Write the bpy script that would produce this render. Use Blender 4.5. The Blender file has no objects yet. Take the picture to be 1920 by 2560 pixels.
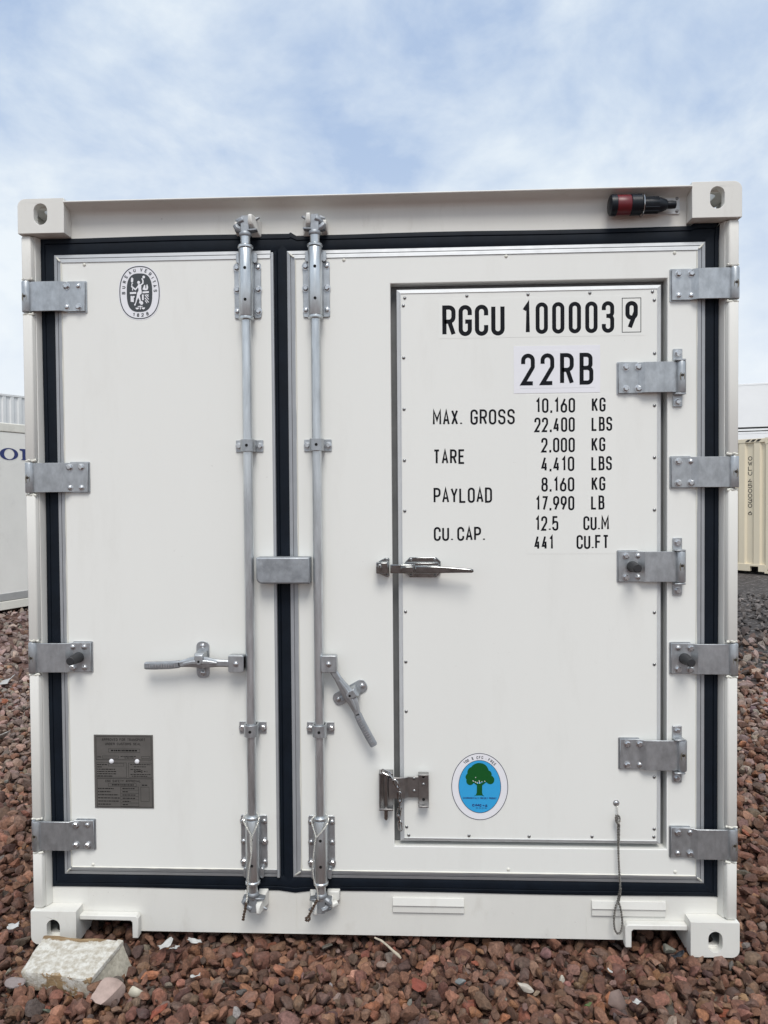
import bpy, bmesh, math, random
import numpy as np
from mathutils import Vector, Matrix
from mathutils.geometry import tessellate_polygon
random.seed(7)
rng = np.random.default_rng(11)
R = math.radians
PI = math.pi
scene = bpy.context.scene
C = scene.collection

# ------------------------------------------------------------------ camera
cam = bpy.data.cameras.new('camera')
cam.sensor_fit = 'HORIZONTAL'
cam.sensor_width = 36.0
cam.lens = 36.0 * 1924 / 1920
cam.clip_end = 2000
cam.clip_start = 0.05
cob = bpy.data.objects.new('camera', cam)
C.objects.link(cob)
yaw, pit, rol = 0.0456, -0.0238, 0.0076
rot = Matrix.Rotation(yaw, 3, 'Z') @ Matrix.Rotation(pit, 3, 'X') @ Matrix.Rotation(rol, 3, 'Y')
cob.matrix_world = Matrix.Translation((0.1511, -2.6049, 1.5714)) @ (rot @ Matrix.Rotation(PI / 2, 3, 'X')).to_4x4()
scene.camera = cob

# ------------------------------------------------------------------ sky, sun, exposure
SUN_EL, SUN_AZ = 55.0, 174.0           # elevation, compass bearing measured from +Y towards +X
w = bpy.data.worlds.new('World')
scene.world = w
w.use_nodes = True
nt = w.node_tree
nt.nodes.clear()


def N(t, kind, **kw):
    n = t.nodes.new(kind)
    for k, v in kw.items():
        setattr(n, k, v)
    return n


def math_node(t, op, a, b=None, c=None, clamp=False):
    n = N(t, 'ShaderNodeMath', operation=op, use_clamp=clamp)
    for i, v in enumerate((a, b, c)):
        if v is None:
            continue
        if isinstance(v, (int, float)):
            n.inputs[i].default_value = v
        else:
            t.links.new(v, n.inputs[i])
    return n.outputs[0]


def mix_col(t, fac, a, b, blend='MIX'):
    n = N(t, 'ShaderNodeMix', data_type='RGBA', blend_type=blend)
    for idx, v in ((0, fac), (6, a), (7, b)):
        if isinstance(v, (int, float)):
            n.inputs[idx].default_value = v
        elif isinstance(v, tuple):
            n.inputs[idx].default_value = v if len(v) == 4 else (*v, 1)
        else:
            t.links.new(v, n.inputs[idx])
    return n.outputs[2]


def ramp(t, fac, stops):
    n = N(t, 'ShaderNodeValToRGB')
    e = n.color_ramp.elements
    while len(e) < len(stops):
        e.new(0.5)
    for el, (p, c) in zip(e, stops):
        el.position = p
        el.color = (*c, 1) if len(c) == 3 else c
    t.links.new(fac, n.inputs[0])
    return n.outputs[0]


sky = N(nt, 'ShaderNodeTexSky', sky_type='NISHITA', sun_disc=False)
sky.sun_elevation = R(SUN_EL)
sky.sun_rotation = R(SUN_AZ)
sky.air_density = 1.0
sky.dust_density = 1.5
sky.ozone_density = 2.0
tc = N(nt, 'ShaderNodeTexCoord')
sep = N(nt, 'ShaderNodeSeparateXYZ')
nt.links.new(tc.outputs['Generated'], sep.inputs[0])
zz = math_node(nt, 'MAXIMUM', math_node(nt, 'ADD', sep.outputs[2], 0.55), 0.1)
cx = math_node(nt, 'DIVIDE', sep.outputs[0], zz)
cy = math_node(nt, 'DIVIDE', sep.outputs[1], zz)
comb = N(nt, 'ShaderNodeCombineXYZ')
nt.links.new(cx, comb.inputs[0])
nt.links.new(cy, comb.inputs[1])


def wnoise(scale, detail, rough, dist, off):
    mp = N(nt, 'ShaderNodeMapping')
    mp.inputs['Location'].default_value = off
    mp.inputs['Rotation'].default_value = (0, 0, 0.6)
    mp.inputs['Scale'].default_value = (1.0, 0.8, 1)
    nt.links.new(comb.outputs[0], mp.inputs[0])
    n = N(nt, 'ShaderNodeTexNoise')
    n.inputs['Scale'].default_value = scale
    n.inputs['Detail'].default_value = detail
    n.inputs['Roughness'].default_value = rough
    n.inputs['Distortion'].default_value = dist
    nt.links.new(mp.outputs[0], n.inputs['Vector'])
    return n.outputs[0]


big = wnoise(2.6, 6, 0.55, 0.5, (3.1, 1.7, 0))
fine = wnoise(8.0, 7, 0.6, 0.6, (0.4, 7.3, 2))
lump = N(nt, 'ShaderNodeTexNoise')
lump.inputs['Scale'].default_value = 4.6
lump.inputs['Detail'].default_value = 6
lump.inputs['Roughness'].default_value = 0.58
lump.inputs['Distortion'].default_value = 0.25
mpl = N(nt, 'ShaderNodeMapping')
mpl.inputs['Scale'].default_value = (1, 1, 1.5)
mpl.inputs['Location'].default_value = (0.35, 0.2, 0.9)
nt.links.new(tc.outputs['Generated'], mpl.inputs[0])
nt.links.new(mpl.outputs[0], lump.inputs['Vector'])
cl = math_node(nt, 'ADD', math_node(nt, 'MULTIPLY', big, 0.42), math_node(nt, 'MULTIPLY', lump.outputs[0], 0.58))
cfac = ramp(nt, cl, [(0.41, (0, 0, 0)), (0.60, (1, 1, 1))])
thin = mix_col(nt, 0.86, sky.outputs[0], (4.8, 6.1, 8.3))       # thin high overcast veiling the blue
cloudc = mix_col(nt, lump.outputs[0], (7.0, 8.1, 9.1), (8.6, 9.1, 9.5))
skyc = mix_col(nt, cfac, thin, cloudc)
hor = ramp(nt, sep.outputs[2], [(0.0, (1, 1, 1)), (0.42, (0, 0, 0))])
hor2 = math_node(nt, 'POWER', hor, 1.35)
skyc = mix_col(nt, hor2, skyc, (9.5, 9.8, 9.9))
bgn = N(nt, 'ShaderNodeBackground')
bgn.inputs[1].default_value = 0.0635
nt.links.new(skyc, bgn.inputs[0])
wo = N(nt, 'ShaderNodeOutputWorld')
nt.links.new(bgn.outputs[0], wo.inputs[0])

sun = bpy.data.lights.new('sun', 'SUN')
sun.energy = 1.5
sun.angle = R(26)
sun.color = (1.0, 0.955, 0.90)
so = bpy.data.objects.new('sun', sun)
C.objects.link(so)
az = R(SUN_AZ)
sd = Vector((math.sin(az) * math.cos(R(SUN_EL)), math.cos(az) * math.cos(R(SUN_EL)), math.sin(R(SUN_EL))))
so.rotation_euler = (-sd).to_track_quat('-Z', 'Y').to_euler()
so.location = sd * 20

scene.view_settings.view_transform = 'Standard'
scene.view_settings.look = 'None'
scene.view_settings.exposure = 0.70
scene.view_settings.gamma = 1.0
scene.view_settings.use_curve_mapping = False


# ------------------------------------------------------------------ materials
def mat(name, col, rough=0.5, metal=0.0, var=0.0, vscale=6.0, bump=0.0, bscale=60.0, dirt=None, dscale=3.0,
        damt=0.0, stretch=(1, 1, 1), rvar=0.0, spec=None, chips=0.0):
    m = bpy.data.materials.new(name)
    m.use_nodes = True
    t = m.node_tree
    b = t.nodes['Principled BSDF']
    b.inputs['Base Color'].default_value = (*col, 1)
    b.inputs['Roughness'].default_value = rough
    b.inputs['Metallic'].default_value = metal
    if spec is not None:
        b.inputs['Specular IOR Level'].default_value = spec
    g = N(t, 'ShaderNodeNewGeometry')
    mp = N(t, 'ShaderNodeMapping')
    mp.inputs['Scale'].default_value = stretch
    t.links.new(g.outputs['Position'], mp.inputs[0])

    def noise(sc, det=5, ro=0.6, v=mp.outputs[0]):
        n = N(t, 'ShaderNodeTexNoise')
        n.inputs['Scale'].default_value = sc
        n.inputs['Detail'].default_value = det
        n.inputs['Roughness'].default_value = ro
        t.links.new(v, n.inputs['Vector'])
        return n.outputs[0]
    c = None
    if var:
        nn = noise(vscale)
        lo = tuple(max(0, x * (1 - var)) for x in col)
        hi = tuple(min(1, x * (1 + var)) for x in col)
        c = ramp(t, nn, [(0.3, lo), (0.7, hi)])
    if dirt:
        dn = noise(dscale, 8, 0.68)
        f = math_node(t, 'MULTIPLY', ramp(t, dn, [(0.56, (0, 0, 0)), (0.78, (1, 1, 1))]), damt)
        c = mix_col(t, f, c if c is not None else (*col, 1), (*dirt, 1))
    if chips:
        cn = noise(70, 4, 0.7, g.outputs['Position'])
        cm_ = noise(2.6, 3, 0.6, g.outputs['Position'])
        cf = math_node(t, 'MULTIPLY', ramp(t, cn, [(0.69, (0, 0, 0)), (0.72, (1, 1, 1))]), ramp(t, cm_, [(0.5, (0, 0, 0)), (0.62, (1, 1, 1))]))
        c = mix_col(t, math_node(t, 'MULTIPLY', cf, chips), c if c is not None else (*col, 1), (0.16, 0.10, 0.07, 1))
    if c is not None:
        t.links.new(c, b.inputs['Base Color'])
    if rvar:
        rn = noise(vscale * 1.7)
        t.links.new(math_node(t, 'ADD', math_node(t, 'MULTIPLY', rn, rvar * 2), rough - rvar), b.inputs['Roughness'])
    if bump:
        bn = N(t, 'ShaderNodeBump')
        bn.inputs['Strength'].default_value = bump
        bn.inputs['Distance'].default_value = 0.002
        t.links.new(noise(bscale, 3), bn.inputs['Height'])
        t.links.new(bn.outputs[0], b.inputs['Normal'])
    return m


M = {}
M['door'] = mat('door_paint', (0.790, 0.793, 0.755), 0.42, var=0.015, vscale=2.2, bump=0.12, bscale=14, dirt=(0.45, 0.42, 0.36),
                dscale=5.5, damt=0.13, stretch=(1, 1, 0.22), rvar=0.07, chips=0.22)
M['frame'] = mat('frame_paint', (0.72, 0.712, 0.668), 0.5, var=0.035, vscale=5, bump=0.25, bscale=40, dirt=(0.36, 0.32, 0.26),
                 dscale=9, damt=0.34, stretch=(1, 1, 0.35), rvar=0.08, chips=0.7)
M['galv'] = mat('galvanised_steel', (0.44, 0.46, 0.475), 0.40, 0.78, var=0.18, vscale=45, bump=0.12, bscale=120,
                dirt=(0.28, 0.29, 0.305), dscale=22, damt=0.4, rvar=0.12, stretch=(1, 1, 0.6))
M['galv2'] = mat('zinc_tube', (0.60, 0.63, 0.645), 0.34, 0.86, var=0.22, vscale=38, bump=0.22, bscale=110,
                 dirt=(0.30, 0.32, 0.34), dscale=40, damt=0.75, stretch=(1, 1, 0.16), rvar=0.1)
M['cast'] = mat('dull_zinc_casting', (0.33, 0.35, 0.37), 0.5, 0.6, var=0.22, vscale=30, bump=0.2, bscale=110,
                dirt=(0.62, 0.64, 0.66), dscale=18, damt=0.7, rvar=0.12)
M['alu'] = mat('aluminium_trim', (0.40, 0.415, 0.43), 0.5, 0.4, var=0.05, vscale=20, bump=0.04, bscale=90, rvar=0.06)
M['alu2'] = mat('pale_trim', (0.64, 0.655, 0.66), 0.45, 0.2, var=0.05, vscale=20, bump=0.04, bscale=90, rvar=0.06)
M['gapseal'] = mat('grey_gap_seal', (0.17, 0.174, 0.176), 0.6, var=0.15, vscale=12)
M['rubber'] = mat('black_rubber', (0.005, 0.0085, 0.0145), 0.6, var=0.25, vscale=14, bump=0.25, bscale=30, rvar=0.08, spec=0.18)
M['steel'] = mat('stainless_steel', (0.48, 0.48, 0.48), 0.22, 1.0, var=0.1, vscale=40, rvar=0.06)
M['steel2'] = mat('brushed_stainless', (0.34, 0.335, 0.33), 0.36, 0.95, var=0.14, vscale=50, rvar=0.1)
M['chrome'] = mat('polished_latch_steel', (0.30, 0.31, 0.31), 0.14, 1.0, var=0.25, vscale=40, bump=0.15, bscale=60)
M['bolt'] = mat('bolt_zinc', (0.58, 0.59, 0.60), 0.30, 0.9, var=0.15, vscale=80)
M['screw'] = mat('screw_steel', (0.30, 0.30, 0.30), 0.35, 0.9)
M['black'] = mat('black_ink', (0.006, 0.007, 0.010), 0.5, var=0.2, vscale=30, spec=0.15)
M['hole'] = mat('bore_shadow_black', (0.004, 0.004, 0.004), 0.9)
M['bumper'] = mat('black_bumper_rubber', (0.022, 0.022, 0.024), 0.6, bump=0.2, bscale=200)
M['label'] = mat('white_vinyl', (0.80, 0.80, 0.83), 0.38, var=0.02, vscale=8)
M['ink'] = mat('dark_grey_ink', (0.045, 0.052, 0.058), 0.5)
M['navy'] = mat('navy_ink', (0.02, 0.035, 0.16), 0.5)
M['blue'] = mat('sky_blue_ink', (0.035, 0.36, 0.70), 0.4)
M['green'] = mat('green_ink', (0.0, 0.085, 0.012), 0.45)
M['plate'] = mat('etched_plate', (0.115, 0.108, 0.10), 0.5, 0.1, var=0.12, vscale=22, rvar=0.08)
M['plateink'] = mat('etched_ink', (0.008, 0.008, 0.008), 0.6, spec=0.1)
M['plateraw'] = mat('etched_bare', (0.12, 0.118, 0.115), 0.45, 0.4)
M['plastic'] = mat('black_plastic', (0.006, 0.009, 0.014), 0.38, bump=0.1, bscale=80, spec=0.3)
M['red'] = mat('red_plastic', (0.13, 0.008, 0.013), 0.38, var=0.15, vscale=30)
M['rope'] = mat('steel_cable', (0.22, 0.21, 0.19), 0.45, 0.6, var=0.3, vscale=120)
M['ropelight'] = mat('bright_cable', (0.62, 0.61, 0.56), 0.4, 0.5, var=0.15, vscale=120)
M['rust'] = mat('rusty_cable_end', (0.07, 0.045, 0.03), 0.8, var=0.4, vscale=120)
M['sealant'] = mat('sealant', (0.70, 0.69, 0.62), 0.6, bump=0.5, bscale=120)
M['tan'] = mat('tan_paint', (0.78, 0.69, 0.52), 0.5, var=0.06, vscale=1.3, dirt=(0.36, 0.29, 0.2), dscale=1.6, damt=0.25, stretch=(1, 1, 0.3))
M['white'] = mat('weathered_white', (0.88, 0.865, 0.80), 0.5, var=0.05, vscale=1.4, dirt=(0.34, 0.33, 0.30), dscale=2.2, damt=0.3)
M['cream'] = mat('cream_rail', (0.80, 0.78, 0.69), 0.55, var=0.08, vscale=4, dirt=(0.3, 0.28, 0.24), dscale=5, damt=0.4)
M['greyrail'] = mat('grey_rail', (0.40, 0.40, 0.385), 0.55, var=0.1, vscale=4, dirt=(0.16, 0.15, 0.13), dscale=6, damt=0.4)
M['grey'] = mat('grey_container', (0.74, 0.75, 0.74), 0.55, var=0.06, vscale=1.2)
M['bright'] = mat('bright_white_container', (0.93, 0.935, 0.93), 0.5, var=0.03, vscale=0.6)
M['dark'] = mat('dark_underside', (0.03, 0.03, 0.03), 0.8)
M['yellow'] = mat('hazard_ink', (0.03, 0.025, 0.02), 0.5)
M['wood'] = mat('painted_timber', (0.60, 0.57, 0.50), 0.8, var=0.14, vscale=22, bump=0.8, bscale=70,
                dirt=(0.20, 0.145, 0.085), dscale=13, damt=0.9)
M['woodraw'] = mat('raw_timber', (0.30, 0.21, 0.12), 0.85, var=0.35, vscale=40, bump=0.8, bscale=90, stretch=(0.3, 1, 1))
def timber_material():
    """white paint over grey timber; paint worn to bare wood in ragged bands along two edges"""
    m = mat('painted_timber', (0.62, 0.60, 0.54), 0.8)
    t = m.node_tree
    b = t.nodes['Principled BSDF']
    tc_ = N(t, 'ShaderNodeTexCoord')
    sp = N(t, 'ShaderNodeSeparateXYZ')
    t.links.new(tc_.outputs['Object'], sp.inputs[0])

    def noise(sc, det=7, ro=0.65, st=(1, 1, 1)):
        mp = N(t, 'ShaderNodeMapping')
        mp.inputs['Scale'].default_value = st
        t.links.new(tc_.outputs['Object'], mp.inputs[0])
        n = N(t, 'ShaderNodeTexNoise')
        n.inputs['Scale'].default_value = sc
        n.inputs['Detail'].default_value = det
        n.inputs['Roughness'].default_value = ro
        t.links.new(mp.outputs[0], n.inputs['Vector'])
        return n.outputs[0]
    grime = ramp(t, noise(48), [(0.40, (0, 0, 0)), (0.62, (1, 1, 1))])
    c = mix_col(t, math_node(t, 'MULTIPLY', grime, 0.72), (0.66, 0.645, 0.59, 1), (0.33, 0.28, 0.20, 1))
    speck = ramp(t, noise(150, 3), [(0.62, (0, 0, 0)), (0.70, (1, 1, 1))])
    c = mix_col(t, math_node(t, 'MULTIPLY', speck, 0.5), c, (0.20, 0.16, 0.11, 1))
    # bare bands: near the front top edge and the far left corner
    fr = math_node(t, 'ADD', math_node(t, 'MULTIPLY', sp.outputs[0], 0.18), sp.outputs[1])
    band = ramp(t, math_node(t, 'ADD', math_node(t, 'MULTIPLY', math_node(t, 'ADD', fr, 0.070), 14), math_node(t, 'MULTIPLY', math_node(t, 'SUBTRACT', noise(18), 0.5), 1.6)), [(0.0, (1, 1, 1)), (0.16, (1, 1, 1)), (0.2, (0, 0, 0))])
    bk = ramp(t, math_node(t, 'ADD', math_node(t, 'MULTIPLY', math_node(t, 'SUBTRACT', sp.outputs[1], 0.085), 12), math_node(t, 'MULTIPLY', noise(14), 0.8)), [(0.55, (0, 0, 0)), (0.6, (1, 1, 1))])
    bare = math_node(t, 'MAXIMUM', math_node(t, 'MULTIPLY', band, ramp(t, noise(9, 3), [(0.45, (0, 0, 0)), (0.5, (1, 1, 1))])), bk)
    grain = ramp(t, noise(60, 5, 0.6, (0.12, 1, 1)), [(0.3, (0.16, 0.10, 0.05)), (0.7, (0.40, 0.28, 0.15))])
    c = mix_col(t, bare, c, grain)
    t.links.new(c, b.inputs['Base Color'])
    bn = N(t, 'ShaderNodeBump')
    bn.inputs['Strength'].default_value = 0.9
    bn.inputs['Distance'].default_value = 0.004
    t.links.new(noise(70), bn.inputs['Height'])
    t.links.new(bn.outputs[0], b.inputs['Normal'])
    return m


M['wood'] = timber_material()
M['woodend'] = mat('timber_end_grain', (0.36, 0.335, 0.275), 0.85, var=0.3, vscale=60, bump=0.9, bscale=110,
                   dirt=(0.12, 0.10, 0.07), dscale=24, damt=0.85)
M['rust_shade'] = mat('rusty_steel_with_hole_shade', (0.055, 0.045, 0.038), 0.8, var=0.4, vscale=40, bump=0.6, bscale=90)  # unpainted rusty steel, with the shade of the casting holes put into its colour
M['greasemark'] = mat('grease', (0.03, 0.022, 0.014), 0.5)
M['greasehalo'] = mat('grease_stain', (0.20, 0.185, 0.15), 0.5, 0.4, var=0.3, vscale=200)


# ------------------------------------------------------------------ mesh helpers
class MB:
    def __init__(self):
        self.v, self.f = [], []

    def add(self, vs, fs):
        o = len(self.v)
        self.v += [tuple(p) for p in vs]
        self.f += [tuple(i + o for i in f) for f in fs]
        return self

    def box(self, x0, x1, y0, y1, z0, z1):
        vs = [(x, y, z) for x in (x0, x1) for y in (y0, y1) for z in (z0, z1)]
        return self.add(vs, [(0, 1, 3, 2), (4, 6, 7, 5), (0, 4, 5, 1), (2, 3, 7, 6), (0, 2, 6, 4), (1, 5, 7, 3)])

    def loft(self, rings, cap=True, close=True):
        n = len(rings[0])
        vs = [p for r in rings for p in r]
        fs = []
        for k in range(len(rings) - 1):
            for i in range(n if close else n - 1):
                j = (i + 1) % n
                fs.append((k * n + i, k * n + j, (k + 1) * n + j, (k + 1) * n + i))
        if cap:
            fs.append(tuple(range(n - 1, -1, -1)))
            fs.append(tuple((len(rings) - 1) * n + i for i in range(n)))
        return self.add(vs, fs)

    def prism(self, poly, plane, a, b):
        """poly in 2D, extruded from a to b along the axis missing from plane ('xz','xy','yz')."""
        def p3(p, d):
            u, v = p
            return {'xz': (u, d, v), 'xy': (u, v, d), 'yz': (d, u, v)}[plane]
        return self.loft([[p3(p, a) for p in poly], [p3(p, b) for p in poly]])

    def cyl(self, p0, p1, r0, r1=None, n=16, cap=True):
        r1 = r0 if r1 is None else r1
        p0, p1 = Vector(p0), Vector(p1)
        d = (p1 - p0).normalized()
        a = d.orthogonal().normalized()
        b = d.cross(a)
        ring = lambda p, r: [p + (a * math.cos(2 * PI * i / n) + b * math.sin(2 * PI * i / n)) * r for i in range(n)]
        return self.loft([ring(p0, r0), ring(p1, r1)], cap)

    def lathe(self, base, axis, prof, n=16):
        base, d = Vector(base), Vector(axis).normalized()
        a = d.orthogonal().normalized()
        b = d.cross(a)
        rings = [[base + d * h + (a * math.cos(2 * PI * i / n) + b * math.sin(2 * PI * i / n)) * r for i in range(n)]
                 for r, h in prof]
        return self.loft(rings)

    def tube(self, pts, r, n=8, closed=False):
        pts = [Vector(p) for p in pts]
        m = len(pts)
        rings = []
        prev = None
        for i, p in enumerate(pts):
            if closed:
                d = pts[(i + 1) % m] - pts[i - 1]
            else:
                d = pts[min(i + 1, m - 1)] - pts[max(i - 1, 0)]
            d.normalize()
            a = d.orthogonal().normalized() if prev is None else (prev - d * prev.dot(d)).normalized()
            prev = a
            b = d.cross(a)
            rr = r[i] if isinstance(r, (list, tuple)) else r
            rings.append([p + (a * math.cos(2 * PI * k / n) + b * math.sin(2 * PI * k / n)) * rr for k in range(n)])
        if closed:
            rings.append(rings[0])
        return self.loft(rings, cap=not closed)

    def plate_hole(self, outline, holes, plane, a, b):
        def p3(p, d):
            u, v = p
            return {'xz': (u, d, v), 'xy': (u, v, d), 'yz': (d, u, v)}[plane]
        loops = [outline] + holes
        flat = [p for l in loops for p in l]
        tri = tessellate_polygon([[Vector((p[0], p[1], 0)) for p in l] for l in loops])
        n = len(flat)
        vs = [p3(p, a) for p in flat] + [p3(p, b) for p in flat]
        fs = [tuple(t) for t in tri] + [tuple(i + n for i in reversed(t)) for t in tri]
        o = 0
        for l in loops:
            k = len(l)
            for i in range(k):
                j = (i + 1) % k
                fs.append((o + i, o + j, o + j + n, o + i + n))
            o += k
        return self.add(vs, fs)

    def poly(self, pts, mapf, d=0.0):
        tri = tessellate_polygon([[Vector((p[0], p[1], 0)) for p in pts]])
        return self.add([mapf(p[0], p[1], d) for p in pts], [tuple(t) for t in tri])

    def mesh(self, name, angle=35):
        me = bpy.data.meshes.new(name)
        me.from_pydata(self.v, [], self.f)
        bm = bmesh.new()
        bm.from_mesh(me)
        bmesh.ops.recalc_face_normals(bm, faces=bm.faces)
        bm.to_mesh(me)
        bm.free()
        me.polygons.foreach_set('use_smooth', [True] * len(me.polygons))
        me.set_sharp_from_angle(angle=R(angle))
        return me

    def build(self, name, m, parent=None, bevel=0.0, loc=None, angle=35, seg=2):
        me = self.mesh(name, angle)
        return place(name, me, m, parent, loc, bevel, seg)


def place(name, me, m, parent=None, loc=None, bevel=0.0, seg=2, rotz=0.0):
    o = bpy.data.objects.new(name, me)
    if not me.materials:
        me.materials.append(M[m] if isinstance(m, str) else m)
    C.objects.link(o)
    o.parent = parent
    if loc is not None:
        o.location = loc
    if rotz:
        o.rotation_euler = (0, 0, rotz)
    if bevel:
        b = o.modifiers.new('bevel', 'BEVEL')
        b.width = bevel
        b.segments = seg
        b.limit_method = 'ANGLE'
        b.angle_limit = R(40)
    return o


def thing(name, label, cat, loc=(0, 0, 0), rotz=0.0, group=None):
    o = bpy.data.objects.new(name, None)
    o.empty_display_size = 0.1
    C.objects.link(o)
    o.location = loc
    o.rotation_euler = (0, 0, rotz)
    return tag(o, label, cat, group)


def tag(o, label=None, cat=None, group=None, kind=None):
    for k, v in (('label', label), ('category', cat), ('group', group), ('kind', kind)):
        if v:
            o[k] = v
    return o


def rrect(x0, x1, z0, z1, r, n=5, corners=(1, 1, 1, 1)):
    """rounded rectangle, corners order: x0z0, x1z0, x1z1, x0z1"""
    pts = []
    for k, (cx_, cz_, a0) in enumerate(((x0 + r, z0 + r, PI), (x1 - r, z0 + r, 1.5 * PI), (x1 - r, z1 - r, 0), (x0 + r, z1 - r, PI / 2))):
        if corners[k]:
            pts += [(cx_ + r * math.cos(a0 + i * PI / 2 / n), cz_ + r * math.sin(a0 + i * PI / 2 / n)) for i in range(n + 1)]
        else:
            pts.append(((x0, z0), (x1, z0), (x1, z1), (x0, z1))[k])
    return pts


def ellipse(cx_, cz_, a, b, n=40, e=2.0):
    out = []
    for i in range(n):
        t = 2 * PI * i / n
        c, s = math.cos(t), math.sin(t)
        out.append((cx_ + a * math.copysign(abs(c) ** (2 / e), c), cz_ + b * math.copysign(abs(s) ** (2 / e), s)))
    return out


# ------------------------------------------------------------------ stroke lettering
GL = {
    '0': "c0,0,5 1,0,5 1,1,5 0,1,5", 'O': "c0,0,5 1,0,5 1,1,5 0,1,5",
    '1': ".1,.8 .7,1 .7,0", '2': "0,.70 0,1,5 1,1,5 1,.58,3 0,0 1,0",
    '3': "0,.75 0,1,5 1,1,5 1,.54,4 .3,.54|.55,.53 1,.53,4 1,0,5 0,0,5 0,.25",
    '4': ".72,0 .72,.58|.6,1 0,.22 1,.22", '5': "1,1 .05,1 0,.54 .3,.62,3 1,.62,5 1,0,5 0,0,5 0,.22",
    '6': "c0,0,5 1,0,5 1,.60,5 0,.60,5|0,.36 .72,1", '7': "0,1 1,1 .3,0",
    '8': "c.06,.53,4.4 .94,.53,4.4 .94,1,4.4 .06,1,4.4|c0,0,5 1,0,5 1,.53,5 0,.53,5",
    '9': "c0,.40,5 1,.40,5 1,1,5 0,1,5|1,.64 .28,0",
    'A': "0,0 .5,1 1,0|.2,.3 .8,.3", 'B': "0,.5 0,1 .92,1,4 .92,.53,4 0,.53|0,.56 0,0 1,0,4 1,.53,4 .3,.53",
    'C': "1,.68 1,1,5 0,1,5 0,0,5 1,0,5 1,.32", 'D': "c0,0 1,0,5 1,1,5 0,1", 'E': "1,1 0,1 0,0 1,0|0,.52 .85,.52",
    'F': "1,1 0,1 0,0|0,.52 .85,.52", 'G': "1,.70 1,1,5 0,1,5 0,0,5 1,0,5 1,.46 .5,.46", 'H': "0,0 0,1|1,0 1,1|0,.52 1,.52",
    'I': ".5,0 .5,1", 'J': "1,1 1,0,5 0,0,5 0,.3", 'K': "0,0 0,1|1,1 .05,.42|.35,.6 1,0", 'L': "0,1 0,0 1,0",
    'M': "0,0 0,1 .5,.32 1,1 1,0", 'N': "0,0 0,1 1,0 1,1", 'P': "0,0 0,1 1,1,5 1,.45,5 0,.45",
    'Q': "c0,0,5 1,0,5 1,1,5 0,1,5|.6,.25 1,0", 'R': "0,0 0,1 1,1,5 1,.47,5 0,.47|.55,.47 1,0",
    'S': "1,.74 1,1,5 0,1,5 0,.53,5 1,.50,5 1,0,5 0,0,5 0,.26", 'T': "0,1 1,1|.5,1 .5,0", 'U': "0,1 0,0,5 1,0,5 1,1",
    'V': "0,1 .5,0 1,1", 'W': "0,1 .25,0 .5,.75 .75,0 1,1", 'X': "0,0 1,1|0,1 1,0", 'Y': "0,1 .5,.45 1,1|.5,.47 .5,0",
    'Z': "0,1 1,1 0,0 1,0", '.': ".5,0 .5,.10", ',': ".6,.12 .3,-.08", '-': "0,.45 1,.45", '%': "0,0 1,1|c0,.7,4 .35,.7,4 .35,1,4 0,1,4|c.65,0,4 1,0,4 1,.3,4 .65,.3,4",
    '+': "0,.5 1,.5|.5,.15 .5,.85", '/': "0,0 1,1", ':': ".5,.15 .5,.25|.5,.7 .5,.8",
}
ADV = {'1': .78, '.': .42, ',': .42, 'I': .45, ' ': .75, 'M': 1.25, 'W': 1.35, '-': .8}


def rounded(pts, closed):
    out = []
    n = len(pts)
    for i, (p, r) in enumerate(pts):
        if r <= 0 or (not closed and i in (0, n - 1)):
            out.append((p, True))
            continue
        a, b = Vector(pts[i - 1][0]), Vector(pts[(i + 1) % n][0])
        p = Vector(p)
        da, db = (a - p), (b - p)
        la, lb = da.length, db.length
        da.normalize()
        db.normalize()
        ang = da.angle(db)
        t = min(r / max(math.tan(ang / 2), 1e-3), la * (0.5 if (closed or i > 1) and pts[i - 1][1] > 0 else 1), lb * (0.5 if pts[(i + 1) % n][1] > 0 else 1))
        q0, q1 = p + da * t, p + db * t
        for k in range(7):
            s = k / 6
            # rational quadratic arc
            w_ = math.sin(ang / 2)
            den = (1 - s) ** 2 + 2 * w_ * s * (1 - s) + s * s
            q = (q0 * (1 - s) ** 2 + p * (2 * w_ * s * (1 - s)) + q1 * s * s) / den
            out.append(((q.x, q.y), False))
    res = []
    for p, s in out:
        if not res or (Vector(p) - Vector(res[-1])).length > 1e-7:
            res.append(tuple(p))
    if closed and (Vector(res[0]) - Vector(res[-1])).length < 1e-7:
        res.pop()
    return res


def ribbon(mb, pts, sw, closed, mapf, d):
    n = len(pts)
    L, Rr = [], []
    P = [Vector(p) for p in pts]
    for i in range(n):
        if closed or 0 < i < n - 1:
            a = (P[i] - P[i - 1]).normalized()
            b = (P[(i + 1) % n] - P[i]).normalized()
            t = a + b
            if t.length < 1e-4:
                t = a
            t.normalize()
            nrm = Vector((-t.y, t.x))
            c = max(nrm.dot(Vector((-a.y, a.x))), 0.38)
            o = nrm * (sw / 2 / c)
        else:
            t = (P[1] - P[0]) if i == 0 else (P[-1] - P[-2])
            t.normalize()
            o = Vector((-t.y, t.x)) * sw / 2
        L.append(P[i] + o)
        Rr.append(P[i] - o)
    vs = [mapf(p.x, p.y, d) for p in L] + [mapf(p.x, p.y, d) for p in Rr]
    fs = []
    for i in range(n if closed else n - 1):
        j = (i + 1) % n
        fs.append((i, j, n + j, n + i))
    mb.add(vs, fs)


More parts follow.
